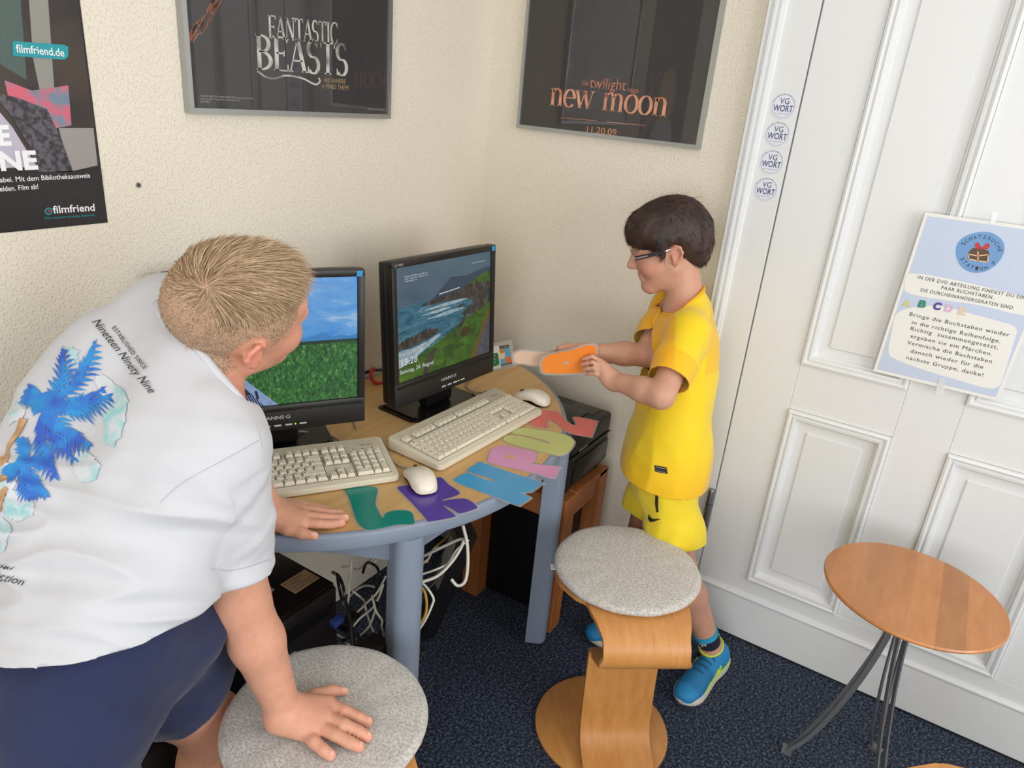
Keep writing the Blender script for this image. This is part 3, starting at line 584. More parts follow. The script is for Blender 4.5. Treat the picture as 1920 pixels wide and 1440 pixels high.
def dr_comic(q, t):
    pq(q, t, [(0, 0), (1, 0), (1, 1), (0, 1)], 1, 'dark_border', mat('flyer_dark', srgb(48, 44, 42), .5)); pq(q, t, [(0, .13), (1, .11), (1, .86), (0, .88)], 2, 'blue_print', mat('flyer_blue', srgb(98, 172, 212), .5))
    sk = mat('flyer_face', srgb(240, 208, 186), .5); pq(q, t, [(.1, .42), (.3, .36), (.56, .42), (.6, .7), (.4, .8), (.12, .75)], 3, 'drawn_face', sk)
    pq(q, t, [(.04, .5), (.08, .78), (.3, .9), (.58, .84), (.66, .6), (.56, .68), (.4, .64), (.2, .68), (.12, .56)], 4, 'drawn_hair', mat('flyer_hair', srgb(190, 150, 92), .5)); pq(q, t, [(.5, .13), (1, .12), (.98, .4), (.7, .46), (.56, .34)], 4, 'orange_print', mat('flyer_orange', srgb(226, 120, 48), .5))
    m = MB(); add_text(m, 'Filme ohne Ende!', q(.1, .91, 4), q(.9, .91, 4), fup, .004, -fb * .0002); world_part(m.build('print_lettering', MATS['white_paper']), t)
flyer('green and white leaflet leaning in the flyer holder', -.012, Wf * .50, .074, .006, dr_green)
flyer('leaflet with a comic drawing of a fair-haired head', Wf * .46, Wf, .07, .0095, dr_comic, -.12)
# ================================================================== PRINTER AND ITS STAND
OAK = wood('warm_oak', srgb(176, 112, 62), srgb(146, 84, 42), (40, 40, 5), .45); OAKH = wood('warm_oak_rail', srgb(178, 114, 64), srgb(150, 88, 46), (40, 5, 40), .45)
st = thing('printer_stand', 'small oak stand with square legs under the printer', 'stand', (-.243, -.467, 0))
sx0, sx1, sy0, sy1, sz = -.392, -.096, -.648, -.288, .5
for x in (sx0, sx1 - .064):
    for y in (sy0, sy1 - .064):
        lg = wp(MB().rbox((x, y, 0), (x + .064, y + .064, sz), .002).build('leg', OAK), st)
for a, b in (((sx0 + .006, sy0 + .066, sz - .085), (sx0 + .05, sy1 - .066, sz - .012)), ((sx1 - .05, sy0 + .066, sz - .085), (sx1 - .006, sy1 - .066, sz - .012)), ((sx0 + .066, sy0 + .006, sz - .085), (sx1 - .066, sy0 + .03, sz - .018)), ((sx0 + .066, sy1 - .05, sz - .085), (sx1 - .066, sy1 - .006, sz - .012))):
    wp(MB().rbox(a, b, .002).build('rail', OAKH), st)
wp(MB().rbox((sx0 + .066, sy0 + .0, sz - .016), (sx1 - .01, sy0 + .07, sz + .004), .002).build('top_board', OAK), st); wp(MB().rbox((sx0 + .052, sy0 + .071, sz - .012), (sx1 - .052, sy1 - .052, sz), .002).build('shelf', OAKH), st)
pr = thing('printer', 'black laser printer on the oak stand beside the desk', 'printer', (-.245, -.46, sz + .004))
px0, px1, py0, py1, pz = -.378, -.104, -.632, -.3, sz + .004
def pp(mb, name, mt=BLK, sm=30, par=None): return wp(mb.build(name, mt, None, sm), pr)
pp(MB().rbox((px0, py0, pz + .016), (px1, py1, pz + .13), .008), 'body'); pp(MB().rbox((px0 - .002, py0 - .004, pz + .128), (px1 + .002, py1, pz + .196), .014, 3), 'upper_cover')
pp(MB().rbox((px0 + .03, py0 - .006, pz + .03), (px1 - .004, py0 + .01, pz + .105), .006), 'paper_tray', BLKG); pp(MB().rbox((px0 + .06, py0 + .05, pz + .19), (px1 - .05, py1 - .03, pz + .2), .008), 'output_tray', BLKG)
pp(MB().rbox((px0 + .2, py0 + .03, pz + .194), (px1 - .015, py0 + .12, pz + .199), .003), 'control_panel', mat('dark_grey_plastic', srgb(70, 66, 62), .5)); pp(MB().rbox((px0 + .0, py0 - .006, pz + .126), (px1, py0, pz + .132), .001, 1), 'cover_seam', BLKG)
for x in (px0 + .02, px1 - .05):
    for y in (py0 + .01, py1 - .04): pp(MB().rbox((x, y, pz), (x + .03, y + .03, pz + .018), .003), 'foot', BLKG)
m = MB(); add_text(m, 'brother', (-.325, py0 - .0045, .640), (-.268, py0 - .0045, .640), (0, 0, 1), .012, (0, -.0008, 0)); pp(m, 'brand_lettering', SILV)
# ================================================================== COMPUTER TOWERS
def tower(label, a, b, front='-y'):
    c = ((a[0] + b[0]) / 2, (a[1] + b[1]) / 2, a[2]); t = thing('computer_tower', label, 'computer', c)
    wp(MB().rbox((a[0], a[1] + .012, a[2] + .01), b, .004).build('case', BLKG, None, 30), t); wp(MB().rbox((a[0] + .003, a[1], a[2] + .012), (b[0] - .003, a[1] + .016, b[2] - .004), .006).build('front_panel', BLK, None, 30), t)
    wp(MB().rbox((a[0] + .02, a[1] - .002, b[2] - .075), (b[0] - .02, a[1] + .004, b[2] - .035), .002).build('drive_bay', BLKG), t)
    pb = MB(); pb.M = Matrix.Translation((a[0] + .05, a[1], b[2] - .12)) @ Matrix.Rotation(math.pi / 2, 4, 'X'); wp(pb.lathe([(.011, 0), (.011, .003), (.009, .004)], (0, 0, 0), 18).build('power_button', SILV), t)
    for x in (a[0] + .02, b[0] - .05):
        for y in (a[1] + .04, b[1] - .07): wp(MB().rbox((x, y, a[2]), (x + .03, y + .03, a[2] + .014), .003).build('foot', BLKR_), t)
    return t
BLKR_ = BLACKR
T1 = tower('black computer tower with paper labels on top, under the desk by the arm', (-1.243, -.352, 0), (-1.045, -.03, .45))
m = MB(); q0 = onZ(580, 1065, .451); m.box((-1.135, -.30, .4505), (-1.055, -.245, .4512)); lab = wp(m.build('kraft_label', mat('kraft_paper', srgb(176, 146, 110), .7)), T1)
m = MB()
for i, s in enumerate(('PC-Systemhaus', 'CC 2006K2', 'Datum: 28.10.2015', 'Windows 10 Prof 64')): add_text(m, s, (-1.13, -.258 - i * .012, .4513), (-1.13 + .0042 * len(s), -.258 - i * .012, .4513), (0, 1, 0), .007, (0, 0, .0003))
wp(m.build('label_print', LEGD), T1)
m = MB(); m.box((-1.225, -.25, .4505), (-1.155, -.07, .4512)); wp(m.build('grey_type_plate', mat('grey_label', srgb(150, 152, 152), .5)), T1)
m = MB()
for k in range(7): m.box((-1.215, -.235 + k * .024, .4513), (-1.215 + .03 + .02 * ((k * 7) % 3) / 2, -.229 + k * .024, .4515))
wp(m.build('plate_print', LEGD), T1)
T2 = tower('black computer tower standing inside the oak printer stand', (-.335, -.60, 0), (-.15, -.19, .4))
T3 = tower('black computer tower at the wall behind the blond boy\'s legs', (-1.62, -.33, 0), (-1.43, -.03, .40))
# ================================================================== PLYWOOD STOOLS
PLY = wood('beech_plywood', srgb(206, 148, 86), srgb(190, 128, 66), (14, 60, 14), .38); PLYE = mat('plywood_edge', srgb(176, 116, 60), .5)
def felt():
    m = mat('grey_wool_felt', srgb(176, 172, 168), .95, spec=.1, sheen=.3); nt = m.node_tree; b = nt.nodes['Principled BSDF']; tc = nt.nodes.new('ShaderNodeTexCoord')
    n = nt.nodes.new('ShaderNodeTexNoise'); n.inputs['Scale'].default_value = 190; n.inputs['Detail'].default_value = 5; n.inputs['Roughness'].default_value = .8
    r = nt.nodes.new('ShaderNodeValToRGB'); r.color_ramp.elements[0].position = .34; r.color_ramp.elements[0].color = (*srgb(150, 147, 144), 1); r.color_ramp.elements[1].position = .62; r.color_ramp.elements[1].color = (*srgb(222, 218, 212), 1)
    nt.links.new(tc.outputs['Object'], n.inputs['Vector']); nt.links.new(n.outputs['Fac'], r.inputs['Fac']); nt.links.new(r.outputs[0], b.inputs['Base Color'])
    bp = nt.nodes.new('ShaderNodeBump'); bp.inputs['Strength'].default_value = .5; bp.inputs['Distance'].default_value = .002; nt.links.new(n.outputs['Fac'], bp.inputs['Height']); nt.links.new(bp.outputs[0], b.inputs['Normal']); return m
FELT = felt()
def ribbon(prof, hw, th, nl=10):
    """bent plywood strip: centre line prof [(d, z)], half width hw, thickness th; local x = d, y = lateral"""
    n = len(prof); P_ = [np.array(p, float) for p in prof]; vs = []; fs = []
    for sgn in (1, -1):
        for i, p in enumerate(P_):
            t = nrm(P_[min(i + 1, n - 1)] - P_[max(i - 1, 0)]); nn = np.array([-t[1], t[0]]) * th / 2 * sgn
            for k in range(nl + 1): vs.append((p[0] + nn[0], hw[i] * (2 * k / nl - 1), p[1] + nn[1]))
    w_ = nl + 1; o = n * w_
    for i in range(n - 1):
        for k in range(nl): a = i * w_ + k; fs.append((a, a + w_, a + w_ + 1, a + 1)); fs.append((o + a, o + a + 1, o + a + w_ + 1, o + a + w_))
        for k in (0, nl): a = i * w_ + k; q = (a, o + a, o + a + w_, a + w_); fs.append(q if k == 0 else q[::-1])
    for i in (0, n - 1):
        for k in range(nl): a = i * w_ + k; fs.append((a, a + 1, o + a + 1, o + a) if i == 0 else (a, o + a, o + a + 1, a + 1))
    return vs, fs
def stool(label, c, d, cushion=True, grp='plywood stools'):
    """c = seat centre on plan, d = heading of the rolled front edge"""
    ang = math.atan2(d[1], d[0]); t = thing('plywood_stool', label, 'stool', (c[0], c[1], 0), rot=(0, 0, ang)); R = .19
    seat = [(-R + .380 * k / 22, .492) for k in range(19)]; prof = seat + [(.155, .4915), (.18, .489), (.203, .482), (.222, .470), (.236, .454), (.243, .435), (.242, .418), (.234, .405), (.222, .396), (.205, .388), (.15, .362), (.118, .345), (.1, .331), (.092, .312), (.092, .29), (.096, .25), (.102, .19), (.110, .12), (.118, .085), (.132, .062), (.155, .045), (.185, .033), (.21, .025)]
    hw = []
    for i, (x, z) in enumerate(prof):
        if i < 19: r = math.sqrt(max(0, R * R - x * x)) if x < .06 else max(math.sqrt(max(0, R * R - x * x)), 0); hw.append(max(r, .012))
        else: hw.append(.105 if i < 30 else .094)
    for i in range(12, 26):   # blend the round seat into the narrower neck
        x = i - 12; target = .112 + .068 * max(0, 1 - (x / 11)) ** 1.0; hw[i] = max(hw[i], 0) if hw[i] > target and i < 15 else target
    hw[12:19] = [math.sqrt(R * R - prof[i][0] ** 2) if prof[i][0] < .05 else .183 - .6 * (prof[i][0] - .05) - 1.2 * max(0, prof[i][0] - .1) ** 1.2 for i in range(12, 19)]
    base0 = hw[18]
    for k, i in enumerate(range(19, 25)): hw[i] = base0 + (.105 - base0) * min(1, (k + 1) / 4)
    pr2 = spline([np.array([p[0], p[1], h]) for p, h in zip(prof, hw)], 3); m = MB(); m.add(*ribbon([p[:2] for p in pr2], [p[2] for p in pr2], .0115)); m.build('bent_plywood', PLY, t, 40)
    m = MB(); m.lathe([(.178, .001), (.185, .004), (.185, .010), (.180, .0135)], (.045, -.012, 0), 56); m.build('base_plate', PLY, t, 40)
    m = MB(); m.rbox((.13, -.08, .0130), (.21, .08, .022), .004); m.build('foot_block', PLY, t)
    if cushion:
        m = MB(); n = 64; L = []
        for r, z in ((.178, .499), (.188, .504), (.1905, .511), (.187, .5175), (.176, .5205), (.12, .521), (.06, .521)):
            L.append([(r * math.cos(2 * math.pi * k / n) * (1 if math.cos(2 * math.pi * k / n) < 0 else .95), r * math.sin(2 * math.pi * k / n), z + .0008 * math.sin(5 * k)) for k in range(n)])
        vs = sum(L, []); fs = [tuple(range(n - 1, -1, -1))]
        for i in range(len(L) - 1): fs += [(i * n + k, i * n + (k + 1) % n, (i + 1) * n + (k + 1) % n, (i + 1) * n + k) for k in range(n)]
        fs.append(tuple((len(L) - 1) * n + k for k in range(n))); m.add(vs, fs); cu = m.build('seat_cushion', FELT, t, 60)
        if d is SD: MB().box((-.02, -.2, .5), (.0, -.186, .503)).build('cushion_tag', mat('white_cloth_tag', srgb(210, 210, 208), .7), cu)
    tag(t, group=grp); return t
SL = V3(.6076, -.794, 0); SD = V3(-.794, -.6076, 0)
c2 = SL * .383 + SD * 1.037; ST2 = stool('plywood stool with grey felt cushion in front of the boy in yellow', c2, SD)
ST1 = stool('plywood stool with grey felt cushion under the blond boy\'s hand', (-1.393, -.676), (-.5, -.87))
c3 = onZ(1766, 1433, .497); ST3 = stool('plywood stool without cushion, only its edge showing at the lower right', (c3[0] - .16, c3[1] - .10), (-.8, -.5), False)
# ================================================================== ROUND SIDE TABLE
TT = V3(-.372, -1.563, 0); tz = .615; tb = thing('side_table', 'round wooden side table on thin grey steel legs by the door', 'table', (TT[0], TT[1], 0))
ALD = wood('alder_strips', srgb(196, 134, 80), srgb(180, 116, 64), (9, 40, 40), .32, .2)
nt = ALD.node_tree; b_ = nt.nodes['Principled BSDF']; sp = nt.nodes.new('ShaderNodeSeparateXYZ'); tc_ = nt.nodes.new('ShaderNodeTexCoord'); mu = nt.nodes.new('ShaderNodeMath'); mu.operation = 'MULTIPLY'; mu.inputs[1].default_value = 17.3; fo = nt.nodes.new('ShaderNodeMath'); fo.operation = 'FLOOR'; wn = nt.nodes.new('ShaderNodeTexWhiteNoise'); wn.noise_dimensions = '1D'
hs = nt.nodes.new('ShaderNodeHueSaturation'); mr = nt.nodes.new('ShaderNodeMapRange'); mr.inputs['To Min'].default_value = .8; mr.inputs['To Max'].default_value = 1.12; lk = b_.inputs['Base Color'].links[0].from_socket
for x, y in ((tc_.outputs['Object'], sp.inputs[0]), (sp.outputs['Y'], mu.inputs[0]), (mu.outputs[0], fo.inputs[0]), (fo.outputs[0], wn.inputs['W']), (wn.outputs['Value'], mr.inputs['Value']), (mr.outputs[0], hs.inputs['Value']), (lk, hs.inputs['Color']), (hs.outputs[0], b_.inputs['Base Color'])): nt.links.new(x, y)
m = MB(); m.lathe([(.15, -.026), (.188, -.016), (.199, -.008), (.2, -.004), (.197, 0)], (TT[0], TT[1], tz), 72); top = wp(m.build('table_top', ALD, None, 35), tb)
IRON = mat('grey_steel_bar', srgb(112, 114, 118), .4, .25); BRASS = mat('dull_brass', srgb(120, 104, 78), .4, .9)
for ang in (95, -20, 216):
    a = math.radians(ang); dv = V3(math.cos(a), math.sin(a), 0); lt = V3(-dv[1], dv[0], 0)
    lgm = MB()
    for s, pr_ in ((-1, [(.03, tz - .026), (.018, .53), (.03, .42), (.07, .24), (.125, .07), (.153, .006)]), (1, [(.05, tz - .026), (.022, .535), (.022, .46), (.05, .30), (.105, .11), (.156, .006)])):
        pts = spline([TT + dv * r + lt * (s * .011) + V3(0, 0, z) for r, z in pr_], 5); n = len(pts); vs = []
        for p in pts: vs += [p - dv * .006 - lt * .0022, p + dv * .006 - lt * .0022, p + dv * .006 + lt * .0022, p - dv * .006 + lt * .0022]
        fs = [(0, 1, 2, 3), tuple(4 * (n - 1) + k for k in (3, 2, 1, 0))] + [(4 * i + k, 4 * i + 4 + k, 4 * i + 4 + (k + 1) % 4, 4 * i + (k + 1) % 4) for i in range(n - 1) for k in range(4)]; lgm.add(vs, fs)
    lg = wp(lgm.build('leg', IRON), tb)
    f = TT + dv * .155; fm = MB(); fm.prism([f - dv * .012 - lt * .017, f + dv * .014 - lt * .017, f + dv * .014 + lt * .017, f - dv * .012 + lt * .017], V3(0, 0, .008)); wp(fm.build('foot', IRON), tb)
wp(MB().lathe([(.02, -.02), (.024, -.015), (.024, .015), (.02, .02)], (TT[0], TT[1], .53), 20).build('hub', IRON, None, 40), tb)
for ang in (150, 210): a = math.radians(ang); dv = V3(math.cos(a), math.sin(a), 0); wp(MB().tube([TT + dv * .02 + V3(0, 0, .53), TT + dv * .036 + V3(0, 0, .53), TT + dv * .038 + V3(0, 0, .53), TT + dv * .046 + V3(0, 0, .53)], [.005, .005, .008, .007], 10).build('clamp_bolt', BRASS, None, 40), tb)
# ================================================================== CABLES AND POWER STRIP
CW = mat('white_cable', srgb(206, 202, 192), .45); CB = mat('black_cable', srgb(20, 20, 22), .4); CY = mat('yellow_cable', srgb(206, 160, 52), .45); CG = mat('grey_cable', srgb(150, 146, 140), .5); CR = mat('red_plastic', srgb(196, 36, 36), .4)
def cable(label, pts, r, mt, group=None, name='cable'):
    t = MB().tube(spline(pts, 6), r, 8).build(name, mt, None, 60); return tag(t, label, 'cable', group)
def fl_(u, v, r=.004): return onZ(u, v, r)
cable('thin grey cable curling behind the reeds monitor\'s keyboard', [onZ(560, 808, ZT + .02), onZ(590, 812, ZT + .005), onZ(620, 818, ZT + .004), onZ(640, 829, ZT + .012)], .0024, CG)
cable('thin grey cable dropping beside the right edge of the reeds monitor', [onZ(668, 805, ZT + .003), onZ(664, 792, ZT + .003), onZ(655, 770, ZT + .003), onZ(640, 745, ZT + .003)], .002, CG)
cable('grey cable looped behind the coast monitor', [onZ(915, 733, ZT + .02), onZ(902, 736, ZT + .004), onZ(884, 733, ZT + .004), onZ(874, 724, ZT + .004), onZ(878, 714, ZT + .004), onZ(890, 705, ZT + .004)], .0024, CG)
cable('grey mouse cable between the two keyboards', [onZ(770, 879, ZT + .012), onZ(758, 877, ZT + .005), onZ(745, 872, ZT + .003), onZ(735, 862, ZT + .003), onZ(728, 845, ZT + .003)], .002, CG)
cable('black cable on the desk between the monitors', [onZ(742, 697, ZT + .012), onZ(722, 694, ZT + .02), onZ(705, 694, ZT + .02), onZ(692, 697, ZT + .02), onZ(680, 700, ZT + .012)], .0045, CB)
cs = [onZ(690, 700, ZT + .02) + V3(.0, -.012, 0) * k + V3(.022 * math.cos(k * 1.05), 0, .018 * math.sin(k * 1.05)) for k in np.linspace(0, 6, 20)]
tag(MB().tube(cs, .0055, 8).build('cable_tie', CR, None, 60), 'red plastic cable loop on the desk behind the reeds monitor', 'cable tie')
G1, G2 = 'white cables tangled under the desk', 'black cables tangled under the desk'
Lw, Lb = 'thin white cable in the tangle under the desk', 'thin black cable in the tangle under the desk'
def jit(u0, v0, u1, v1, d0, d1, sag, n=5):
    out = []
    for k in range(n + 1):
        f = k / n; p = P(u0 + (u1 - u0) * f + random.uniform(-4, 4), v0 + (v1 - v0) * f + sag * math.sin(math.pi * f) + random.uniform(-4, 4), d0 + (d1 - d0) * f + random.uniform(-.03, .03)); p[2] = max(p[2], .006); p[1] = min(p[1], -.02); out.append(p)
    return out
for a in ((640, 1160, 725, 1080, 1.75, 1.8, 20), (650, 1180, 722, 1100, 1.72, 1.75, 14), (660, 1010, 650, 1150, 1.78, 1.72, 0), (636, 1190, 705, 1140, 1.75, 1.72, 30), (690, 1060, 730, 1020, 1.85, 1.9, 10), (640, 1060, 720, 1030, 1.85, 1.9, 18), (650, 1205, 680, 1260, 1.72, 1.68, -12), (700, 1120, 722, 1190, 1.72, 1.7, 0), (780, 1080, 875, 1010, 1.75, 1.85, 18), (790, 1062, 850, 1015, 1.8, 1.9, -12), (665, 1110, 700, 1190, 1.78, 1.74, -20), (640, 1130, 710, 1105, 1.8, 1.82, -16)):
    cable(Lw, jit(*a), .0028, CW, G1)
for a in ((625, 1075, 660, 1200, 1.62, 1.66, -30), (630, 1080, 668, 1260, 1.63, 1.66, -20), (655, 1140, 690, 1230, 1.72, 1.72, 10), (640, 1170, 720, 1240, 1.74, 1.72, 20), (680, 1070, 722, 1090, 1.84, 1.82, -22), (660, 1215, 722, 1170, 1.74, 1.72, 22), (700, 1085, 722, 1210, 1.78, 1.74, 0), (790, 1030, 860, 985, 1.85, 1.95, 22), (790, 1120, 830, 1050, 1.8, 1.86, 14), (640, 1200, 715, 1215, 1.75, 1.72, -16), (780, 1200, 796, 1240, 1.74, 1.72, -10)):
    cable(Lb, jit(*a), .0036, CB, G2)
cable('thick white cable looping past the oak stand leg', [P(868, 985, 1.8), P(876, 1020, 1.8), P(877, 1060, 1.8), P(872, 1090, 1.8), P(858, 1098, 1.8), P(846, 1086, 1.8)], .0042, CW)
cable('long white cable arching right of the front desk leg', [P(778, 1095, 1.7), P(820, 1080, 1.75), P(850, 1050, 1.78), P(868, 1018, 1.8), P(860, 1012, 1.82), P(800, 1040, 1.84), P(776, 1052, 1.84)], .004, CW)
cable('bent white cable beside the yellow one at the front desk leg', [P(776, 1085, 1.7), P(795, 1096, 1.7), P(812, 1120, 1.7), P(810, 1135, 1.7), P(796, 1165, 1.7), P(772, 1200, 1.7)], .003, CW)
cable('yellow network cable hanging beside the front desk leg', [P(785, 1095, 1.72), P(796, 1110, 1.72), P(800, 1135, 1.72), P(794, 1160, 1.72), P(772, 1188, 1.72)], .0034, CY)
cable('short yellow cable behind the power strip', [P(800, 1055, 1.95), P(812, 1030, 1.95), P(835, 1010, 1.95), P(852, 990, 1.95)], .003, CY)
cable('black cable running along the foot of the door', [fl_(1592, 1283), fl_(1690, 1320), fl_(1760, 1338), fl_(1840, 1352), fl_(1925, 1366)], .004, CB)
ps = thing('power_strip', 'black power strip leaning beside the oak stand leg, white label on its side', 'power strip', tuple(onZ(790, 1190, 0)))
e0 = onZ(800, 1200, .035); e1 = P(878, 1010, 1.86); dv = nrm(e1 - e0); sd = nrm(np.cross(dv, (0, 0, 1))); nn = np.cross(sd, dv)
def bar(a, b, w_, h_, o=0, so=0):
    m = MB(); A, B = e0 + dv * a, e0 + dv * b; q = [A + sd * (so - w_) + nn * o, B + sd * (so - w_) + nn * o, B + sd * (so + w_) + nn * o, A + sd * (so + w_) + nn * o]; return m.prism(q, nn * h_)
Lp = np.linalg.norm(e1 - e0)
wp(bar(0, Lp, .027, .045).build('strip_body', BLK), ps); wp(bar(Lp * .55, Lp * .95, .0012, .032, .006, .0275).build('type_label', mat('grey_label', srgb(150, 152, 152), .5)), ps)
for k in range(4): wp(bar(.04 + k * Lp * .22, .08 + k * Lp * .22, .018, .002, .0445).build('socket', BLKG), ps)
for lab, u, v, d, sx_, mt_ in (('black power adapter lying in the cables under the desk', 690, 1225, 1.66, .045, BLK), ('small black plug block among the cables under the desk', 655, 1165, 1.72, .026, BLKG), ('blue video plug among the cables under the desk', 632, 1165, 1.66, .016, mat('blue_plug', srgb(40, 60, 130), .5))):
    c = P(u, v, d); c[2] = max(c[2], sx_ * .5 + .002); t = thing('power_adapter' if sx_ > .02 else 'video_plug', lab, 'adapter' if sx_ > .02 else 'plug', tuple(c - V3(0, 0, sx_ * .5))); wp(MB().rbox(c - V3(sx_, sx_ * .6, sx_ * .5), c + V3(sx_, sx_ * .6, sx_ * .5), sx_ * .15).build('plug_body', mt_), t); wp(MB().tube([c + V3(sx_, 0, 0), c + V3(sx_ * 1.4, 0, 0)], [sx_ * .22, sx_ * .12], 10).build('strain_relief', CB), t)
# ================================================================== FRAMED POSTERS
ALU = mat('satin_aluminium', srgb(176, 178, 178), .34, .9)
def glass_mat():
    m = bpy.data.materials.new('picture_glass'); m.use_nodes = True; nt = m.node_tree; nt.nodes.clear(); MATS['picture_glass'] = m
    o = nt.nodes.new('ShaderNodeOutputMaterial'); t = nt.nodes.new('ShaderNodeBsdfTransparent'); g = nt.nodes.new('ShaderNodeBsdfGlossy'); g.inputs['Roughness'].default_value = .01; mx = nt.nodes.new('ShaderNodeMixShader'); lw = nt.nodes.new('ShaderNodeLayerWeight'); lw.inputs['Blend'].default_value = .5; pw = nt.nodes.new('ShaderNodeMath'); pw.operation = 'POWER'; pw.inputs[1].default_value = 4; f = nt.nodes.new('ShaderNodeMath'); f.operation = 'MULTIPLY_ADD'; f.inputs[1].default_value = .9; f.inputs[2].default_value = .05
    nt.links.new(lw.outputs['Facing'], pw.inputs[0]); nt.links.new(pw.outputs[0], f.inputs[0]); nt.links.new(f.outputs[0], mx.inputs[0]); nt.links.new(t.outputs[0], mx.inputs[1]); nt.links.new(g.outputs[0], mx.inputs[2]); nt.links.new(mx.outputs[0], o.inputs[0]); return m
GLASS = glass_mat()
def framed(label, o, ex, en, W, H, pc):
    """o = lower left corner on the wall, ex = along the wall, en = out of the wall"""
    t = thing('framed_poster', label, 'poster', tuple(o + ex * W / 2)); ez = V3(0, 0, 1); f = .011; dp = .02
    def pl(a, b, c, d, n0, n1, name, mt, par=t): return wp(MB().prism([o + ex * a + ez * c + en * n0, o + ex * b + ez * c + en * n0, o + ex * b + ez * d + en * n0, o + ex * a + ez * d + en * n0], en * (n1 - n0)).build(name, mt), par)
    for a, b, c, d in ((0, W, 0, f), (0, W, H - f, H), (0, f, f, H - f), (W - f, W, f, H - f)): pl(a, b, c, d, .001, dp, 'frame_profile', ALU)
    pl(f * .5, W - f * .5, f * .5, H - f * .5, .004, .013, 'poster_print', pc); wp(MB().add([o + ex * a + ez * c + en * .016 for a, c in ((f, f), (W - f, f), (W - f, H - f), (f, H - f))], [(0, 1, 2, 3)]).build('glass_pane', GLASS), t)
    return t, lambda x, z, l=1: o + ex * x + ez * z + en * (.013 + .0003 * l)
CHAR = mat('charcoal_print', srgb(52, 50, 52), .5, var=(3, srgb(38, 37, 40), .35, .7)); PSIL = mat('silver_title_print', srgb(205, 203, 196), .45, var=(22, srgb(120, 118, 112), .45, .65)); COP = mat('copper_print', srgb(176, 104, 64), .5, var=(40, srgb(120, 66, 40), .4, .6)); GOLD = mat('gold_print', srgb(178, 150, 110), .5)
FBo = V3(-1.124, 0, 1.531); t, q = framed('silver-framed dark poster titled Fantastic Beasts, on the back wall', FBo, V3(1, 0, 0), V3(0, -1, 0), .62, .92, CHAR)
def fbpx(u, v): p = onY(u, v, -.0133); return p
def lineto(mb, s, a, b, h, up=V3(0, 0, 1)):
    a, b = np.asarray(a), np.asarray(b); serif_text(mb, s, lambda x, y: a + (b - a) * x + up * (y * h) + V3(0, -.0002, 0))
m = MB(); lineto(m, 'FANTASTIC', fbpx(503, 72), fbpx(634, 83), .047); lineto(m, 'BEASTS', fbpx(480, 130), fbpx(652, 142), .072)
fpt = [fbpx(u, v) for u, v in ((482, 133), (500, 145), (516, 147), (532, 142), (550, 143), (570, 148), (585, 156), (594, 158), (600, 152), (597, 146))]
for a, b in ((0, .0),): stroke_poly(m, [(p[0], p[2]) for p in spline(fpt, 5)], .004, lambda w_: V3(w_[0], -.0136, w_[1]))
wp(m.build('title_lettering', PSIL), t)
m = MB(); UPZ = V3(0, 0, 1); EN = V3(0, -.0003, 0)
add_text(m, 'AND', fbpx(608, 154), fbpx(619, 154.5), UPZ, .009, EN); add_text(m, 'WHERE', fbpx(622, 155.5), fbpx(648, 157), UPZ, .0105, EN); add_text(m, 'TO', fbpx(603, 165), fbpx(609, 165.5), UPZ, .007, EN); add_text(m, 'FIND THEM', fbpx(612, 166), fbpx(653, 169), UPZ, .0105, EN)
wp(m.build('subtitle_lettering', GOLD), t)
m = MB()
for i in range(70):
    f = random.random(); a = q(.015 + f * .21 + random.uniform(-.008, .008), .13 + f * .26 + random.uniform(-.012, .012), 1); L_ = random.uniform(.006, .03); wd = random.uniform(.001, .0035); m.add([a, a + V3(L_, 0, L_ * 1.25), a + V3(L_, 0, L_ * 1.25) + V3(-wd, 0, wd), a + V3(-wd, 0, wd)], [(0, 1, 2, 3)])
wp(m.build('copper_streak_print', COP), t)
m = MB()
for i, (s, x1) in enumerate((('FANTASTIC BEASTS AND WHERE TO FIND THEM characters, names and related', .135), ('indicia are © & ™ Warner Bros. Entertainment Inc.', .1), ('(s16)', .022))): add_text(m, s, q(.031, .033 - i * .0055), q(.031 + x1, .033 - i * .0055), UPZ, .0034, EN)
add_text(m, 'Printed in the EU', q(.535, .021), q(.6, .021), UPZ, .003, EN); wp(m.build('small_print', mat('pale_small_print', srgb(170, 168, 166), .5)), t)
NMo = V3(0, -.126, 1.522); t, q = framed('silver-framed dark poster titled new moon, on the wall left of the door', NMo, V3(0, -1, 0), V3(-1, 0, 0), .614, .92, mat('dark_brown_print', srgb(50, 44, 42), .5, var=(2.5, srgb(40, 36, 36), .35, .7)))
PEACH = mat('peach_title_print', srgb(226, 160, 126), .5, var=(25, srgb(196, 118, 84), .42, .65)); RUST = mat('rust_print', srgb(186, 108, 82), .5)
nx_ = lambda u, v: onX(u, v, -.0133)
m = MB(); a, b = nx_(1030, 197), nx_(1250, 219); serif_text(m, 'new moon', lambda x, y: a + (b - a) * x + UPZ * (y * .05) + V3(-.0002, 0, 0)); add_text(m, '11.20.09', nx_(1100, 248), nx_(1155, 255), UPZ, .019, (-.0003, 0, 0)); wp(m.build('title_lettering', PEACH), t)
m = MB(); add_text(m, 'the', nx_(1090, 160), nx_(1103, 161.5), UPZ, .016, (-.0003, 0, 0)); add_text(m, 'twilight', nx_(1105, 164), nx_(1173, 170), UPZ, .03, (-.0003, 0, 0)); add_text(m, 'saga', nx_(1177, 172), nx_(1197, 174), UPZ, .014, (-.0003, 0, 0))
for (u0, v0, u1, v1) in ((1050, 221, 1118, 227), (1138, 229, 1210, 236)): A, B = nx_(u0, v0), nx_(u1, v1); m.add([A, B, B + V3(0, 0, .0016), A + V3(0, 0, .0016)], [(0, 1, 2, 3)])
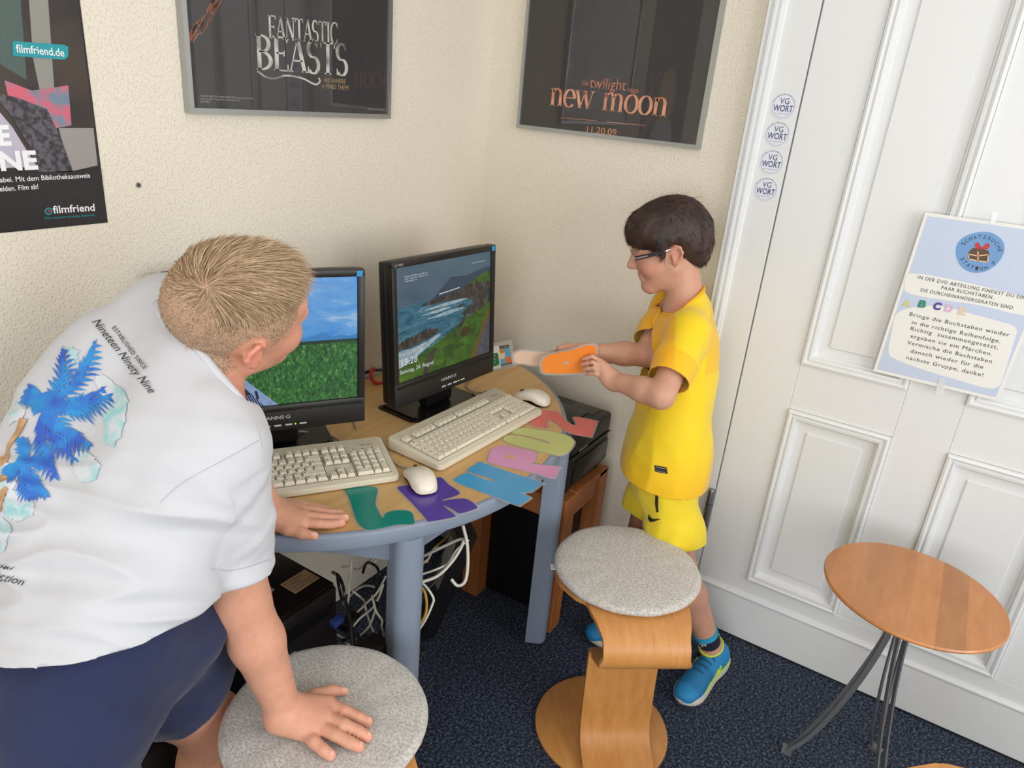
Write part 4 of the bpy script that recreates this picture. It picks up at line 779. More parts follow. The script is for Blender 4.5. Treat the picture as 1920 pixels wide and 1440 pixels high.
wp(m.build('subtitle_lettering', RUST), t)
# ================================================================== UNFRAMED CINEMA POSTER
po = thing('paper_poster', 'unframed film streaming poster with a dark lower edge, at the far left', 'poster', (-1.61, 0, 1.321))
def yq(u, v, l=1): return onY(u, v, -.0012 - .0003 * l)
def pc(x, z, l=0): return V3(x, -.0012 - .0003 * l, z)
wp(MB().prism([pc(-1.908, 1.321), pc(-1.314, 1.321), pc(-1.314, 2.162), pc(-1.908, 2.162)], (0, .001, 0)).build('poster_sheet', mat('poster_black', srgb(30, 28, 30), .4)), po)
def pprint(name, pts, l, mt): w3 = [yq(u, v, l) for u, v in pts]; return wp(MB().prism(w3, (0, -.0001, 0)).build(name, mt), po)
wp(MB().prism([pc(-1.904, 1.43, 1), pc(-1.318, 1.43, 1), pc(-1.318, 2.158, 1), pc(-1.904, 2.158, 1)], (0, -.0001, 0)).build('photo_background_print', mat('photo_brown', srgb(64, 52, 46), .4, var=(9, srgb(40, 36, 36), .4, .65))), po)
MIR = lambda pts: [V3(-3.2 - p[0], p[1], p[2]) for p in (yq(u, v, 5) for u, v in pts)]
wp(MB().prism(MIR([(-20, 172), (30, 182), (88, 205), (115, 260), (137, 322), (72, 322), (52, 270), (20, 215)]), (0, -.0001, 0)).build('cardigan_print', mat('photo_cardigan', srgb(92, 88, 96), .5, var=(120, srgb(44, 42, 48), .4, .6))), po)
pprint('curtain_print', [(50, -60), (86, -60), (104, 200), (84, 215), (62, 110)], 2, mat('photo_grey', srgb(142, 140, 134), .4)); pprint('curtain_print', [(0, -60), (34, -60), (50, 150), (0, 120)], 2, mat('photo_teal', srgb(74, 92, 88), .4))
pprint('cushion_print', [(8, 150), (60, 170), (128, 160), (134, 235), (90, 243), (20, 200)], 3, mat('photo_cushion', srgb(206, 96, 118), .4, var=(30, srgb(110, 130, 150), .45, .6)))
pprint('armrest_print', [(110, 240), (175, 240), (183, 310), (130, 322)], 3, mat('photo_sofa', srgb(150, 144, 142), .4)); wp(MB().prism([pc(-1.77, 1.432, 4), pc(-1.43, 1.432, 4), pc(-1.46, 1.5, 4), pc(-1.5, 1.56, 4), pc(-1.7, 1.56, 4), pc(-1.74, 1.5, 4)], (0, -.0001, 0)).build('shirt_print', mat('photo_lilac', srgb(186, 178, 196), .4)), po)
pprint('cardigan_print', [(-20, 172), (30, 182), (88, 205), (115, 260), (137, 322), (72, 322), (52, 270), (20, 215)], 5, mat('photo_cardigan', srgb(92, 88, 96), .5, var=(120, srgb(44, 42, 48), .4, .6)))
wp(MB().prism([pc(-1.6 + (.112 + .012 * math.sin(a)) * math.cos(a), 1.665 + .135 * math.sin(a), 4.5) for a in np.linspace(0, 2 * math.pi, 25)[:-1]], (0, -.0001, 0)).build('hair_print', mat('photo_hair', srgb(196, 160, 112), .5)), po); wp(MB().prism([pc(-1.6 + .072 * math.cos(a), 1.645 + .098 * math.sin(a), 5.5) for a in np.linspace(0, 2 * math.pi, 25)[:-1]], (0, -.0001, 0)).build('face_print', mat('photo_skin', srgb(206, 166, 142), .5)), po); pprint('dark_fade_print', [(-60, 328), (190, 318), (198, 412), (-60, 440)], 5, MATS['poster_black'])
TEAL = mat('teal_print', srgb(18, 150, 162), .4); PWH = mat('poster_white', srgb(236, 236, 238), .4)
b_ = [yq(u, v, 6) for u, v in ((23, 80), (27, 77), (120, 84), (128, 88), (128, 106), (121, 112), (30, 105), (24, 104))]; wp(MB().prism(b_, (0, -.0001, 0)).build('bubble_print', TEAL), po)
def wt(*a, **k): m = MB(); add_text(m, *a, **k); wp(m.build('white_lettering', PWH), po)
wt('filmfriend.de', yq(31, 98, 7), yq(121, 106, 7), UPZ * 1, .0125, (0, -.0003, 0), bold=.012)
wt('E', yq(0, 272, 7), yq(22, 271, 7), UPZ, .031, (0, -.0003, 0), bold=.04); wt('NE', yq(2, 319, 7), yq(72, 316, 7), UPZ, .030, (0, -.0003, 0), bold=.04)
wt('abei. Mit dem Bibliotheksausweis', yq(0, 342, 7), yq(169, 333, 7), UPZ, .0085, (0, -.0003, 0), bold=.008); wt('elden. Film ab!', yq(0, 359, 7), yq(72, 354, 7), UPZ, .0085, (0, -.0003, 0), bold=.008)
wt('filmfriend', yq(100, 400, 7), yq(178, 395, 7), UPZ, .0135, (0, -.0003, 0), bold=.015)
m = MB(); add_text(m, 'Filme streamen mit deiner Bibliothek', yq(84, 411, 7), yq(178, 405, 7), UPZ, .0042, (0, -.0003, 0)); rr = [yq(91 + 8 * math.cos(a) * .9, 396 - 8 * math.sin(a) * .85, 7) for a in np.linspace(0, 2 * math.pi, 17)[:-1]]; ri = [yq(91 + 5.4 * math.cos(a) * .9, 396 - 5.4 * math.sin(a) * .85, 7) for a in np.linspace(0, 2 * math.pi, 17)[:-1]]
m.add(rr + ri, [(i, (i + 1) % 16, 16 + (i + 1) % 16, 16 + i) for i in range(16)]); wp(m.build('teal_lettering', TEAL), po)
wp(MB().add([yq(89, 392.5, 7), yq(89, 399, 7), yq(95, 395.5, 7)], [(0, 1, 2)]).build('logo_triangle', CR), po)
# ================================================================== STICKERS ON THE DOOR FRAME
NAVY = mat('navy_print', srgb(52, 66, 120), .5); SWH = mat('sticker_white', srgb(226, 228, 238), .35)
for i, (z, lab) in enumerate(((1.653, 'round VG WORT sticker, topmost of four on the door frame'), (1.583, 'round VG WORT sticker, second from the top on the door frame'), (1.511, 'round VG WORT sticker, third from the top on the door frame'), (1.439, 'round VG WORT sticker, lowest of four on the door frame'))):
    c = V3(-.0124, -.945, z); t = thing('sticker', lab, 'sticker', tuple(c), 'stickers on the door frame'); n = 40; Rr = .0325
    cir = lambda r, x: [c + V3(x, r * math.cos(2 * math.pi * k / n), r * math.sin(2 * math.pi * k / n)) for k in range(n)]
    wp(MB().prism(cir(Rr, 0), (-.0004, 0, 0)).build('sticker_disc', SWH), t)
    m = MB(); L_ = (-.0003, 0, 0); s = lambda y, zz: c + V3(-.0005, -y, zz)
    add_text(m, 'VG', s(-.011, .006), s(.013, .006), UPZ, .0145, L_); add_text(m, 'WORT', s(-.025, -.0125), s(.026, -.0125), UPZ, .0155, L_, bold=.012); add_text(m, 'www.vgwort.de/lesen', s(-.018, -.019), s(.018, -.019), UPZ, .002, L_)
    a, b = cir(.0288, -.0006), cir(.0282, -.0006); m.add(a + b, [(k, k + n, (k + 1) % n + n, (k + 1) % n) for k in range(n)])
    ring_t = 'making reading and writing possible for everyone'
    for k, ch in enumerate(ring_t):
        if ch == ' ': continue
        an = math.radians(160 - k * 140 / len(ring_t) * 1.0); e = V3(0, -math.cos(an), math.sin(an)); tn = V3(0, -math.sin(an), -math.cos(an)); p = c + e * .0294 + V3(-.0006, 0, 0); add_text(m, ch, p - tn * .0006, p + tn * .0006, e, .0018, L_, res=1)
    wp(m.build('sticker_lettering', NAVY), t)
# ================================================================== TREASURE HUNT SIGN ON THE DOOR
sg = thing('paper_sign', 'pale blue treasure hunt instruction sheet taped to the door', 'sign', (-.03, -1.48, 1.01))
SX = -.031
def sq(u, v, l=0): return onX(u, v, SX - .0003 * l)
TL, BL, BR_ = sq(1735, 398), sq(1637, 696), sq(1872, 752); TRc = TL + (BR_ - BL)
def sgprint(name, pts, l, mt): return wp(MB().prism([sq(u, v, l) for u, v in pts], (-.0001, 0, 0)).build(name, mt), sg)
wp(MB().prism([TL, BL, BR_, TRc], (.0008, 0, 0)).build('sheet', MATS['white_paper']), sg)
ex_, ey_ = nrm(BR_ - BL), nrm(TL - BL); I_ = lambda x, y, l: BL + ex_ * x + ey_ * y - V3(.0003 * l, 0, 0); Ws, Hs = np.linalg.norm(BR_ - BL), np.linalg.norm(TL - BL)
wp(MB().prism([I_(.008, .008, 1), I_(Ws - .008, .008, 1), I_(Ws - .008, Hs - .008, 1), I_(.008, Hs - .008, 1)], (-.0001, 0, 0)).build('blue_print', mat('pale_blue_print', srgb(196, 209, 232), .5)), sg)
def sc(x, y): return (1620 + x / 3.6, 380 + y / 3.6)
def blob(pts): return [tuple(p) for p in closed_spline([np.array(sc(*p)) for p in pts], 5)]
sgprint('white_field_print', blob([(285, 495), (320, 478), (500, 500), (800, 565), (1110, 650), (1150, 740), (1060, 758), (760, 690), (420, 640), (290, 605), (272, 560)]), 2, MATS['white_paper'])
sgprint('white_field_print', blob([(225, 745), (380, 700), (560, 705), (760, 760), (980, 820), (1030, 860), (1015, 930), (935, 1190), (900, 1245), (820, 1250), (620, 1195), (380, 1120), (200, 1050), (165, 1000), (185, 880)]), 2, MATS['white_paper'])
sgprint('badge_print', blob([(618, 330), (650, 250), (740, 205), (850, 200), (930, 250), (948, 320), (910, 400), (830, 460), (730, 472), (650, 425)]), 2, mat('badge_blue', srgb(110, 156, 208), .5))
INK = mat('black_ink', srgb(32, 32, 36), .5)
m = MB(); LX = (-.0003, 0, 0)
def st_line(s, a, b, h): m = MB(); add_text(m, s, sq(*sc(*a), 3), sq(*sc(*b), 3), ey_, h, LX, spacing=1.15); wp(m.build('text_line', INK), sg)
st_line('IN DER DVD ABTEILUNG FINDEST DU EIN', (362, 513), (1085, 655), .0085); st_line('PAAR BUCHSTABEN,', (520, 583), (872, 652), .0085); st_line('DIE DURCHEINANDERGERATEN SIND.', (380, 598), (1010, 722), .0085)
for s, a, b in (('Bringe die Buchstaben wieder', (305, 763), (978, 905)), ('in die richtige Reihenfolge.', (322, 818), (918, 948)), ('Richtig  zusammengesetzt,', (312, 860), (902, 990)), ('ergeben sie ein Märchen.', (312, 910), (862, 1034)), ('Vermische die Buchstaben', (290, 953), (860, 1084)), ('danach wieder für die', (312, 1010), (802, 1122)), ('nächste Gruppe, danke!', (283, 1055), (800, 1175))): st_line(s, a, b, .0098)
def on_arc(s, cx, cy, rx, ry, a0, a1, h, flip=False):
    for k, ch in enumerate(s):
        if ch == ' ': continue
        a = math.radians(a0 + (a1 - a0) * k / (len(s) - 1)); p = sq(*sc(cx + rx * math.cos(a), cy - ry * math.sin(a)), 3); c0 = sq(*sc(cx, cy), 3); e = nrm(p - c0); e = -e if flip else e; tn = np.cross(e, V3(-1, 0, 0)); tn = -tn if tn @ V3(0, -1, 0) < 0 else tn; add_text(m, ch, p - tn * h * .36, p + tn * h * .36, e, h, LX)
on_arc('SCHATZSUCHE', 783, 338, 122, 96, 145, 8, .0085); wp(m.build('badge_lettering', INK), sg); m = MB(); on_arc('STATION 7', 783, 338, 140, 118, 203, 318, .0085, True); wp(m.build('badge_lettering', INK), sg)
# small treasure chest with a bow on the badge
BRN = mat('chest_brown', srgb(92, 62, 46), .5); TANP = mat('chest_band', srgb(226, 190, 150), .5); REDP = mat('bow_red', srgb(196, 50, 58), .5)
sgprint('chest_print', [sc(*p) for p in ((702, 338), (735, 305), (800, 312), (840, 325), (850, 350), (835, 400), (775, 395), (706, 380))], 3, BRN)
for pts in (((698, 342), (768, 356), (768, 364), (698, 350)), ((768, 356), (850, 345), (850, 352), (768, 364)), ((765, 330), (774, 330), (774, 396), (765, 396)), ((702, 340), (709, 340), (711, 384), (704, 384)), ((838, 346), (846, 346), (838, 402), (830, 402)), ((706, 376), (772, 390), (835, 398), (833, 405), (770, 398), (706, 384))): sgprint('chest_band_print', [sc(*p) for p in pts], 4, TANP)
sgprint('bow_print', blob([(798, 300), (770, 268), (748, 285), (760, 310), (795, 312), (830, 315), (850, 290), (830, 272)]), 5, REDP)
for ch, x, y, col in (('A', 282, 670, srgb(206, 208, 128)), ('B', 387, 675, srgb(46, 140, 112)), ('C', 487, 690, srgb(92, 60, 150)), ('D', 565, 705, srgb(220, 180, 214)), ('E', 655, 725, srgb(224, 204, 184))):
    mm = MB(); add_text(mm, ch, sq(*sc(x - 27, y + 27), 4), sq(*sc(x + 27, y + 34), 4), ey_, .017, LX, bold=.06); wp(mm.build('letter_print', mat('sign_letter_' + ch, col, .5)), sg)
TAPE = mat('clear_tape', (.95, .96, .97), .1, alpha=.4)
for pts in (((868, 60), (905, 65), (880, 150), (850, 140)), ((480, 1290), (540, 1300), (545, 1180), (510, 1180))): wp(MB().prism([sq(*sc(*p), 6) for p in pts], (-.0002, 0, 0)).build('tape', TAPE), sg)
# ================================================================== BODY MODELLING: blended distance fields -> one continuous surface
from mathutils import noise as mnoise
class SDF:
    def __init__(s, lo, hi, h):
        s.lo = np.array(lo, np.float64); s.h = h; s.n = np.ceil((np.array(hi) - s.lo) / h).astype(int) + 1; s.F = np.full(s.n, .2, np.float32)
    def _box(s, lo, hi):
        a = np.clip(np.floor((np.asarray(lo) - s.lo) / s.h).astype(int), 0, s.n); b = np.clip(np.ceil((np.asarray(hi) - s.lo) / s.h).astype(int) + 1, 0, s.n)
        if (b <= a).any(): return None
        sl = tuple(slice(i, j) for i, j in zip(a, b)); g = [(s.lo[k] + s.h * np.arange(a[k], b[k])).astype(np.float32) for k in range(3)]
        return sl, g[0][:, None, None], g[1][None, :, None], g[2][None, None, :]
    def _mix(s, sl, d, k, sub):
        f = s.F[sl]
        if sub:
            d = -d
            if k > 0: hh = np.maximum(k - np.abs(f - d), 0) / k; s.F[sl] = np.maximum(f, d) + hh * hh * k * .25
            else: s.F[sl] = np.maximum(f, d)
        else:
            if k > 0: hh = np.maximum(k - np.abs(f - d), 0) / k; s.F[sl] = np.minimum(f, d) - hh * hh * k * .25
            else: s.F[sl] = np.minimum(f, d)
    def cone(s, a, b, ra, rb=None, k=.015, sub=False):
        a, b = np.asarray(a, float), np.asarray(b, float); rb = ra if rb is None else rb; m = max(ra, rb) + k + .02
        r = s._box(np.minimum(a, b) - m, np.maximum(a, b) + m)
        if r is None: return
        sl, X, Y, Z = r; ba = b - a; L = max(ba @ ba, 1e-10); x, y, z = X - np.float32(a[0]), Y - np.float32(a[1]), Z - np.float32(a[2])
        t = np.clip((x * np.float32(ba[0]) + y * np.float32(ba[1]) + z * np.float32(ba[2])) / np.float32(L), 0, 1)
        d = np.sqrt((x - t * np.float32(ba[0])) ** 2 + (y - t * np.float32(ba[1])) ** 2 + (z - t * np.float32(ba[2])) ** 2) - (np.float32(ra) + np.float32(rb - ra) * t)
        s._mix(sl, d, k, sub)
    def ell(s, c, r, R=None, k=.02, sub=False):
        """ellipsoid, R rows = its local axes"""
        c = np.asarray(c, float); r_ = np.asarray(r, float); m = max(r_) + k + .02; q = s._box(c - m, c + m)
        if q is None: return
        sl, X, Y, Z = q; R = np.eye(3) if R is None else np.asarray(R, float); x, y, z = X - np.float32(c[0]), Y - np.float32(c[1]), Z - np.float32(c[2]); k0 = k1 = 0
        for i in range(3):
            l = x * np.float32(R[i][0]) + y * np.float32(R[i][1]) + z * np.float32(R[i][2]); k0 = k0 + (l / np.float32(r_[i])) ** 2; k1 = k1 + (l / np.float32(r_[i] ** 2)) ** 2
        k0 = np.sqrt(k0); k1 = np.sqrt(k1) + 1e-6; s._mix(sl, k0 * (k0 - 1) / k1, k, sub)
    def chain(s, pts, rs, k=.012, sub=False):
        for i in range(len(pts) - 1): s.cone(pts[i], pts[i + 1], rs[i], rs[i + 1], k, sub)
    def mesh(s):
        F = s.F; I = F < 0; n = s.n - 1
        c = np.zeros(n, np.uint8)
        for dx in (0, 1):
            for dy in (0, 1):
                for dz in (0, 1): c += I[dx:n[0] + dx, dy:n[1] + dy, dz:n[2] + dz]
        idx = np.argwhere((c > 0) & (c < 8)); N = len(idx); cor = [(a, b, d) for a in (0, 1) for b in (0, 1) for d in (0, 1)]
        Vv = np.stack([F[idx[:, 0] + a, idx[:, 1] + b, idx[:, 2] + d] for a, b, d in cor], 1); acc = np.zeros((N, 3)); cnt = np.zeros(N)
        for i in range(8):
            for j in range(i + 1, 8):
                df = np.abs(np.array(cor[i]) - np.array(cor[j])).sum()
                if df != 1: continue
                a, b = Vv[:, i], Vv[:, j]; m = (a < 0) != (b < 0); t = np.where(m, a / np.where(m, a - b, 1), 0)
                acc += m[:, None] * (np.array(cor[i]) + t[:, None] * (np.array(cor[j]) - np.array(cor[i]))); cnt += m
        v = s.lo + s.h * (idx + acc / cnt[:, None]); mp = np.full(n, -1, np.int32); mp[tuple(idx.T)] = np.arange(N); Q_ = []
        for ax in range(3):
            o1, o2 = [(1, 2), (2, 0), (0, 1)][ax]; A = [slice(None)] * 3; B = [slice(None)] * 3; A[ax] = slice(0, -1); B[ax] = slice(1, None)
            fa, fb = I[tuple(A)], I[tuple(B)]; e = np.argwhere(fa != fb); ok = (e[:, o1] > 0) & (e[:, o2] > 0) & (e[:, o1] < n[o1]) & (e[:, o2] < n[o2]); e = e[ok]; fl = fa[tuple(e.T)]
            def at(d1, d2): q = e.copy(); q[:, o1] -= d1; q[:, o2] -= d2; return mp[tuple(q.T)]
            q = np.stack([at(1, 1), at(0, 1), at(0, 0), at(1, 0)], 1); q[~fl] = q[~fl][:, ::-1]; Q_.append(q[(q >= 0).all(1)])
        return v, np.concatenate(Q_)
def mesh_obj(name, v, q, mt, parent, cols=None, smooth=True):
    me = bpy.data.meshes.new(name); me.vertices.add(len(v)); me.vertices.foreach_set('co', np.asarray(v, np.float32).ravel()); w_ = q.shape[1]
    me.loops.add(q.size); me.loops.foreach_set('vertex_index', q.astype(np.int32).ravel()); me.polygons.add(len(q)); me.polygons.foreach_set('loop_start', np.arange(len(q), dtype=np.int32) * w_)
    me.update(calc_edges=True); me.validate(); me.polygons.foreach_set('use_smooth', [smooth] * len(me.polygons)); me.materials.append(mt)
    if cols is not None:
        a = me.color_attributes.new('Col', 'FLOAT_COLOR', 'POINT'); c4 = np.ones((len(v), 4), np.float32); c4[:, :3] = cols; a.data.foreach_set('color', c4.ravel())
    o = link(name, me)
    if parent is not None: world_part(o, parent)
    return o
def vnormals(v, q):
    a, b, c, d = (v[q[:, i]] for i in range(4)); n = np.cross(c - a, d - b); out = np.zeros_like(v)
    for i in range(4): np.add.at(out, q[:, i], n)
    return out / (np.linalg.norm(out, axis=1, keepdims=True) + 1e-12)
def keep(v, q, cut, h=.0045):
    """drop the faces where cut(v) > 0, snap the new border onto cut = 0"""
    c = cut(v); m = (c[q] > 0).sum(1) < 3; q = q[m]; used = np.unique(q); eps = 1e-4
    over = used[c[used] > 0]; p = v[over]; g = np.stack([(cut(p + np.eye(3)[i] * eps) - cut(p - np.eye(3)[i] * eps)) / (2 * eps) for i in range(3)], 1)
    v = v.copy(); v[over] = p - g * (c[over] / ((g * g).sum(1) + 1e-9))[:, None]
    e = np.concatenate([q[:, [0, 1]], q[:, [1, 2]], q[:, [2, 3]], q[:, [3, 0]]]); e, n_e = np.unique(np.sort(e, 1), axis=0, return_counts=True); bd = np.unique(e[n_e == 1]); p = v[bd]; cb = cut(p); ok = np.abs(cb) < 2.2 * h; bd = bd[ok]; p = p[ok]; cb = cb[ok]
    g = np.stack([(cut(p + np.eye(3)[i] * eps) - cut(p - np.eye(3)[i] * eps)) / (2 * eps) for i in range(3)], 1); g2 = (g * g).sum(1); ok = (g2 > .3) & (g2 < 4); v[bd[ok]] = p[ok] - g[ok] * (cb[ok] / g2[ok])[:, None]
    be = e[n_e == 1]; dg = np.bincount(be.ravel(), minlength=len(v)); bs = np.where(dg == 2)[0]
    for _ in range(5):
        s_ = np.zeros_like(v); np.add.at(s_, be[:, 0], v[be[:, 1]]); np.add.at(s_, be[:, 1], v[be[:, 0]]); v[bs] = .5 * v[bs] + .25 * s_[bs]
    mp = np.full(len(v), -1); mp[used] = np.arange(len(used)); return v[used], mp[q]
def biggest(v, q):
    """keep only the largest connected piece of cloth"""
    lab = np.arange(len(v))
    while True:
        m = lab[q].min(1); new = lab.copy()
        for i in range(4): np.minimum.at(new, q[:, i], m)
        new = new[new]
        if (new == lab).all(): break
        lab = new
    ids, cn = np.unique(lab[q[:, 0]], return_counts=True); q = q[lab[q[:, 0]] == ids[cn.argmax()]]; used = np.unique(q); mp = np.full(len(v), -1); mp[used] = np.arange(len(used)); return v[used], mp[q]
def soften(v, q, it=2, f=.5):
    e = np.concatenate([q[:, [0, 1]], q[:, [1, 2]], q[:, [2, 3]], q[:, [3, 0]]]); e = np.unique(np.sort(e, 1), axis=0); deg = np.bincount(e.ravel(), minlength=len(v)).astype(float)
    for _ in range(it):
        s_ = np.zeros_like(v); np.add.at(s_, e[:, 0], v[e[:, 1]]); np.add.at(s_, e[:, 1], v[e[:, 0]]); v = v + f * (s_ / np.maximum(deg, 1)[:, None] - v)
    return v
def solidify(o, th): md = o.modifiers.new('cloth_thickness', 'SOLIDIFY'); md.thickness = th; md.offset = -1; return o
def frame(f, up): f = nrm(f); l = nrm(np.cross(up, f)); u = np.cross(f, l); return np.array([f, l, u])
SKIN = attr_mat('skin', rough=.5, sss=.12, spec=.35, var=(60, .05), bump=(220, .06, .001))
class Head:
    def __init__(s, c, f, up, sc): s.c = np.asarray(c, float); s.R = frame(f, up); s.s = sc
    def w(s, x, y, z): return s.c + (s.R[0] * x + s.R[1] * y + s.R[2] * z) * s.s
    def loc(s, v): return (v - s.c) @ s.R.T / s.s
    def build(s, S):
        sc = s.s; E = lambda c, r, k=.02, sub=False, R=None: S.ell(s.w(*c), np.array(r) * sc, s.R if R is None else R, k, sub); C_ = lambda a, b, ra, rb, k=.01, sub=False: S.cone(s.w(*a), s.w(*b), ra * sc, rb * sc, k, sub)
        E((-.012, 0, .03), (.093, .074, .079), .0); E((.012, 0, .0), (.078, .066, .07), .03); E((.03, 0, -.045), (.056, .05, .062), .03); C_((-.005, .05, -.05), (.055, .012, -.096), .017, .016, .025); C_((-.005, -.05, -.05), (.055, -.012, -.096), .017, .016, .025); E((.064, 0, -.098), (.018, .02, .016), .02)
        C_((.074, -.028, .02), (.074, .028, .02), .014, .014, .02)
        for g in (-1, 1):
            E((.052, g * .038, -.034), (.028, .022, .026), .02); E((.094, g * .031, -.001), (.014, .017, .012), .014, True); E((.0735, g * .031, -.002), (.0135, .0145, .0125), .004)
        C_((.084, 0, .004), (.1045, 0, -.031), .0075, .0105, .012); E((.097, .0095, -.036), (.0095, .0062, .0062), .006); E((.097, -.0095, -.036), (.0095, .0062, .0062), .006)
        C_((.0822, -.013, -.0625), (.0822, .013, -.0625), .006, .006, .008); C_((.0802, -.012, -.0715), (.0802, .012, -.0715), .006, .006, .008); C_((.0905, -.02, -.067), (.0905, .02, -.067), .0022, .0022, .003, True)
        for g in (-1, 1):
            o = lambda x, y, z: (-.012 + (x + .012) * .8, g * (.0705 + (y - .0705) * .85), -.012 + (z + .012) * .8)
            E(o(-.014, .0745, -.016), (.0136, .006, .021), .006); rim = [o(.004, .074, .0), o(.001, .0805, .014), o(-.012, .0865, .0205), o(-.026, .089, .013), o(-.031, .0885, -.004), o(-.026, .085, -.022), o(-.014, .079, -.036), o(-.006, .0745, -.042), o(-.002, .073, -.034)]
            for i in range(len(rim) - 1): C_(rim[i], rim[i + 1], .0038, .0038 if i < 5 else .005, .004)
            E(o(-.012, .0865, -.006), (.0084, .006, .0128), .004, True); C_(o(-.001, .076, -.014), o(-.002, .078, -.024), .004, .004, .004)
def hand(S, wrist, knuckles, mids, tips, thumb, rk=.0095, rt=.0068, wr=.024):
    """palm of four metacarpals, four bent fingers of three bones, thumb from the side of the palm"""
    wrist = np.asarray(wrist, float); kn = [np.asarray(k, float) for k in knuckles]; across = nrm(kn[-1] - kn[0]); spread = (-.016, -.005, .005, .015)
    for i, k in enumerate(kn): S.cone(wrist + across * spread[i], k, wr * .62, rk * 1.32, .02)
    for i in range(3): S.cone(kn[i] * .6 + wrist * .4, kn[i + 1] * .6 + wrist * .4, .012, .012, .012)
    for k, md, t in zip(kn, mids, tips):
        t = np.asarray(t, float); pts = [k] + [np.asarray(x, float) for x in md] + [t]; n = len(pts)
        for i in range(n - 1): a, b = rk + (rt - rk) * i / (n - 1), rk + (rt - rk) * (i + 1) / (n - 1); S.cone(pts[i], pts[i + 1], a * (1.0 if i else 1.08), b, .0025)
    S.chain([np.asarray(x, float) for x in thumb], [.0165, .0125, .0105, .0085][:len(thumb)], .008)
def lerp(a, b, t): return np.asarray(a, float) * (1 - t) + np.asarray(b, float) * t
def strands(name, roots, dirs, lens, width, mt, parent, droop=None, seg=4, curl=.0, clump=None):
    """hair as many thin tapering ribbons, in one mesh"""
    N = len(roots); side = np.cross(dirs, rng.normal(size=(N, 3))); side /= np.linalg.norm(side, axis=1, keepdims=True) + 1e-9; vs = np.zeros((N, seg * 2 + 1, 3)); p = roots.copy(); d = dirs.copy()
    for k in range(seg + 1):
        w_ = width * (1 - (k / seg) ** 1.5)
        if k < seg: vs[:, 2 * k] = p - side * (w_ / 2); vs[:, 2 * k + 1] = p + side * (w_ / 2)
        else: vs[:, 2 * seg] = p
        if droop is not None: d = d + droop * (1.0 / seg)
        if curl: d = d + rng.normal(size=(N, 3)) * curl
        d /= np.linalg.norm(d, axis=1, keepdims=True) + 1e-9; p = p + d * (lens / seg)[:, None]
    base = np.arange(N)[:, None] * (seg * 2 + 1); qs = [base + np.array([2 * k, 2 * k + 1, 2 * k + 3, 2 * k + 2]) for k in range(seg - 1)]; tr = base + np.array([2 * seg - 2, 2 * seg - 1, 2 * seg])
    faces = [tuple(f) for q in qs for f in q.tolist()] + [tuple(f) for f in tr.tolist()]; me = bpy.data.meshes.new(name); me.from_pydata(vs.reshape(-1, 3).tolist(), [], faces); me.materials.append(mt); me.polygons.foreach_set('use_smooth', [True] * len(me.polygons)); o = link(name, me); world_part(o, parent); o['kind'] = 'stuff'; return o
def hair_mat(name, c1, c2, rough=.5):
    m = mat(name, c1, rough, spec=.35); nt = m.node_tree; b = nt.nodes['Principled BSDF']; g = nt.nodes.new('ShaderNodeNewGeometry'); mx = nt.nodes.new('ShaderNodeMix'); mx.data_type = 'RGBA'; mx.inputs['A'].default_value = (*c1, 1); mx.inputs['B'].default_value = (*c2, 1)
    nt.links.new(g.outputs['Random Per Island'], mx.inputs['Factor']); nt.links.new(mx.outputs['Result'], b.inputs['Base Color']); return m
def decal(bvh, tris2d, verts2d, name, mt, parent, lift=.0012, maxpx=9):
    """lay flat artwork (photo pixels) onto a garment: every vertex is pushed onto the cloth along its line of sight"""
    bm = bmesh.new(); vv = [bm.verts.new((u, v, 0)) for u, v in verts2d]
    for t in tris2d:
        try: bm.faces.new([vv[i] for i in t])
        except Exception: pass
    for _ in range(4):
        es = [e for e in bm.edges if e.calc_length() > maxpx]
        if not es: break
        bmesh.ops.subdivide_edges(bm, edges=es, cuts=1, use_grid_fill=False); bmesh.ops.triangulate(bm, faces=[f for f in bm.faces if len(f.verts) > 3])
    bad = []; O = Vector(CAM)
    for v in bm.verts:
        r = Vector(nrm(ray(v.co.x, v.co.y))); h = bvh.ray_cast(O, r)
        if h[0] is None: bad.append(v)
        else:
            nn = h[1] if h[1].dot(r) < 0 else -h[1]; v.co = h[0] + nn * lift
    bmesh.ops.delete(bm, geom=bad, context='VERTS'); me = bpy.data.meshes.new(name); bm.to_mesh(me); bm.free(); me.materials.append(mt); o = link(name, me)
    o.parent = parent; root = parent.parent; o.matrix_parent_inverse = (root.matrix_basis @ parent.matrix_parent_inverse @ parent.matrix_basis).inverted() if root else parent.matrix_basis.inverted(); return o
def text_px(s, a, b, hpx, **kw):
    """text laid out in photo pixels from a to b with cap height vector hpx"""
    v, f = text2d(s, **kw); a, b, hp = map(lambda q: np.asarray(q, float), (a, b, hpx)); x0, x1 = v[:, 0].min(), v[:, 0].max()
    return f, [tuple(a + (b - a) * ((p[0] - x0) / (x1 - x0)) + hp * (p[1] / .69)) for p in v]
def poly_px(pts): return [tuple(t) for t in tessellate_polygon([[Vector((x, y, 0)) for x, y in pts]])], [tuple(p) for p in pts]
def merge_px(items):
    F_, V_ = [], []
    for f, v in items: b = len(V_); V_ += list(v); F_ += [tuple(i + b for i in t) for t in f]
    return F_, V_
def camvec(x, y, z): return x * RT + y * UPV - z * FW
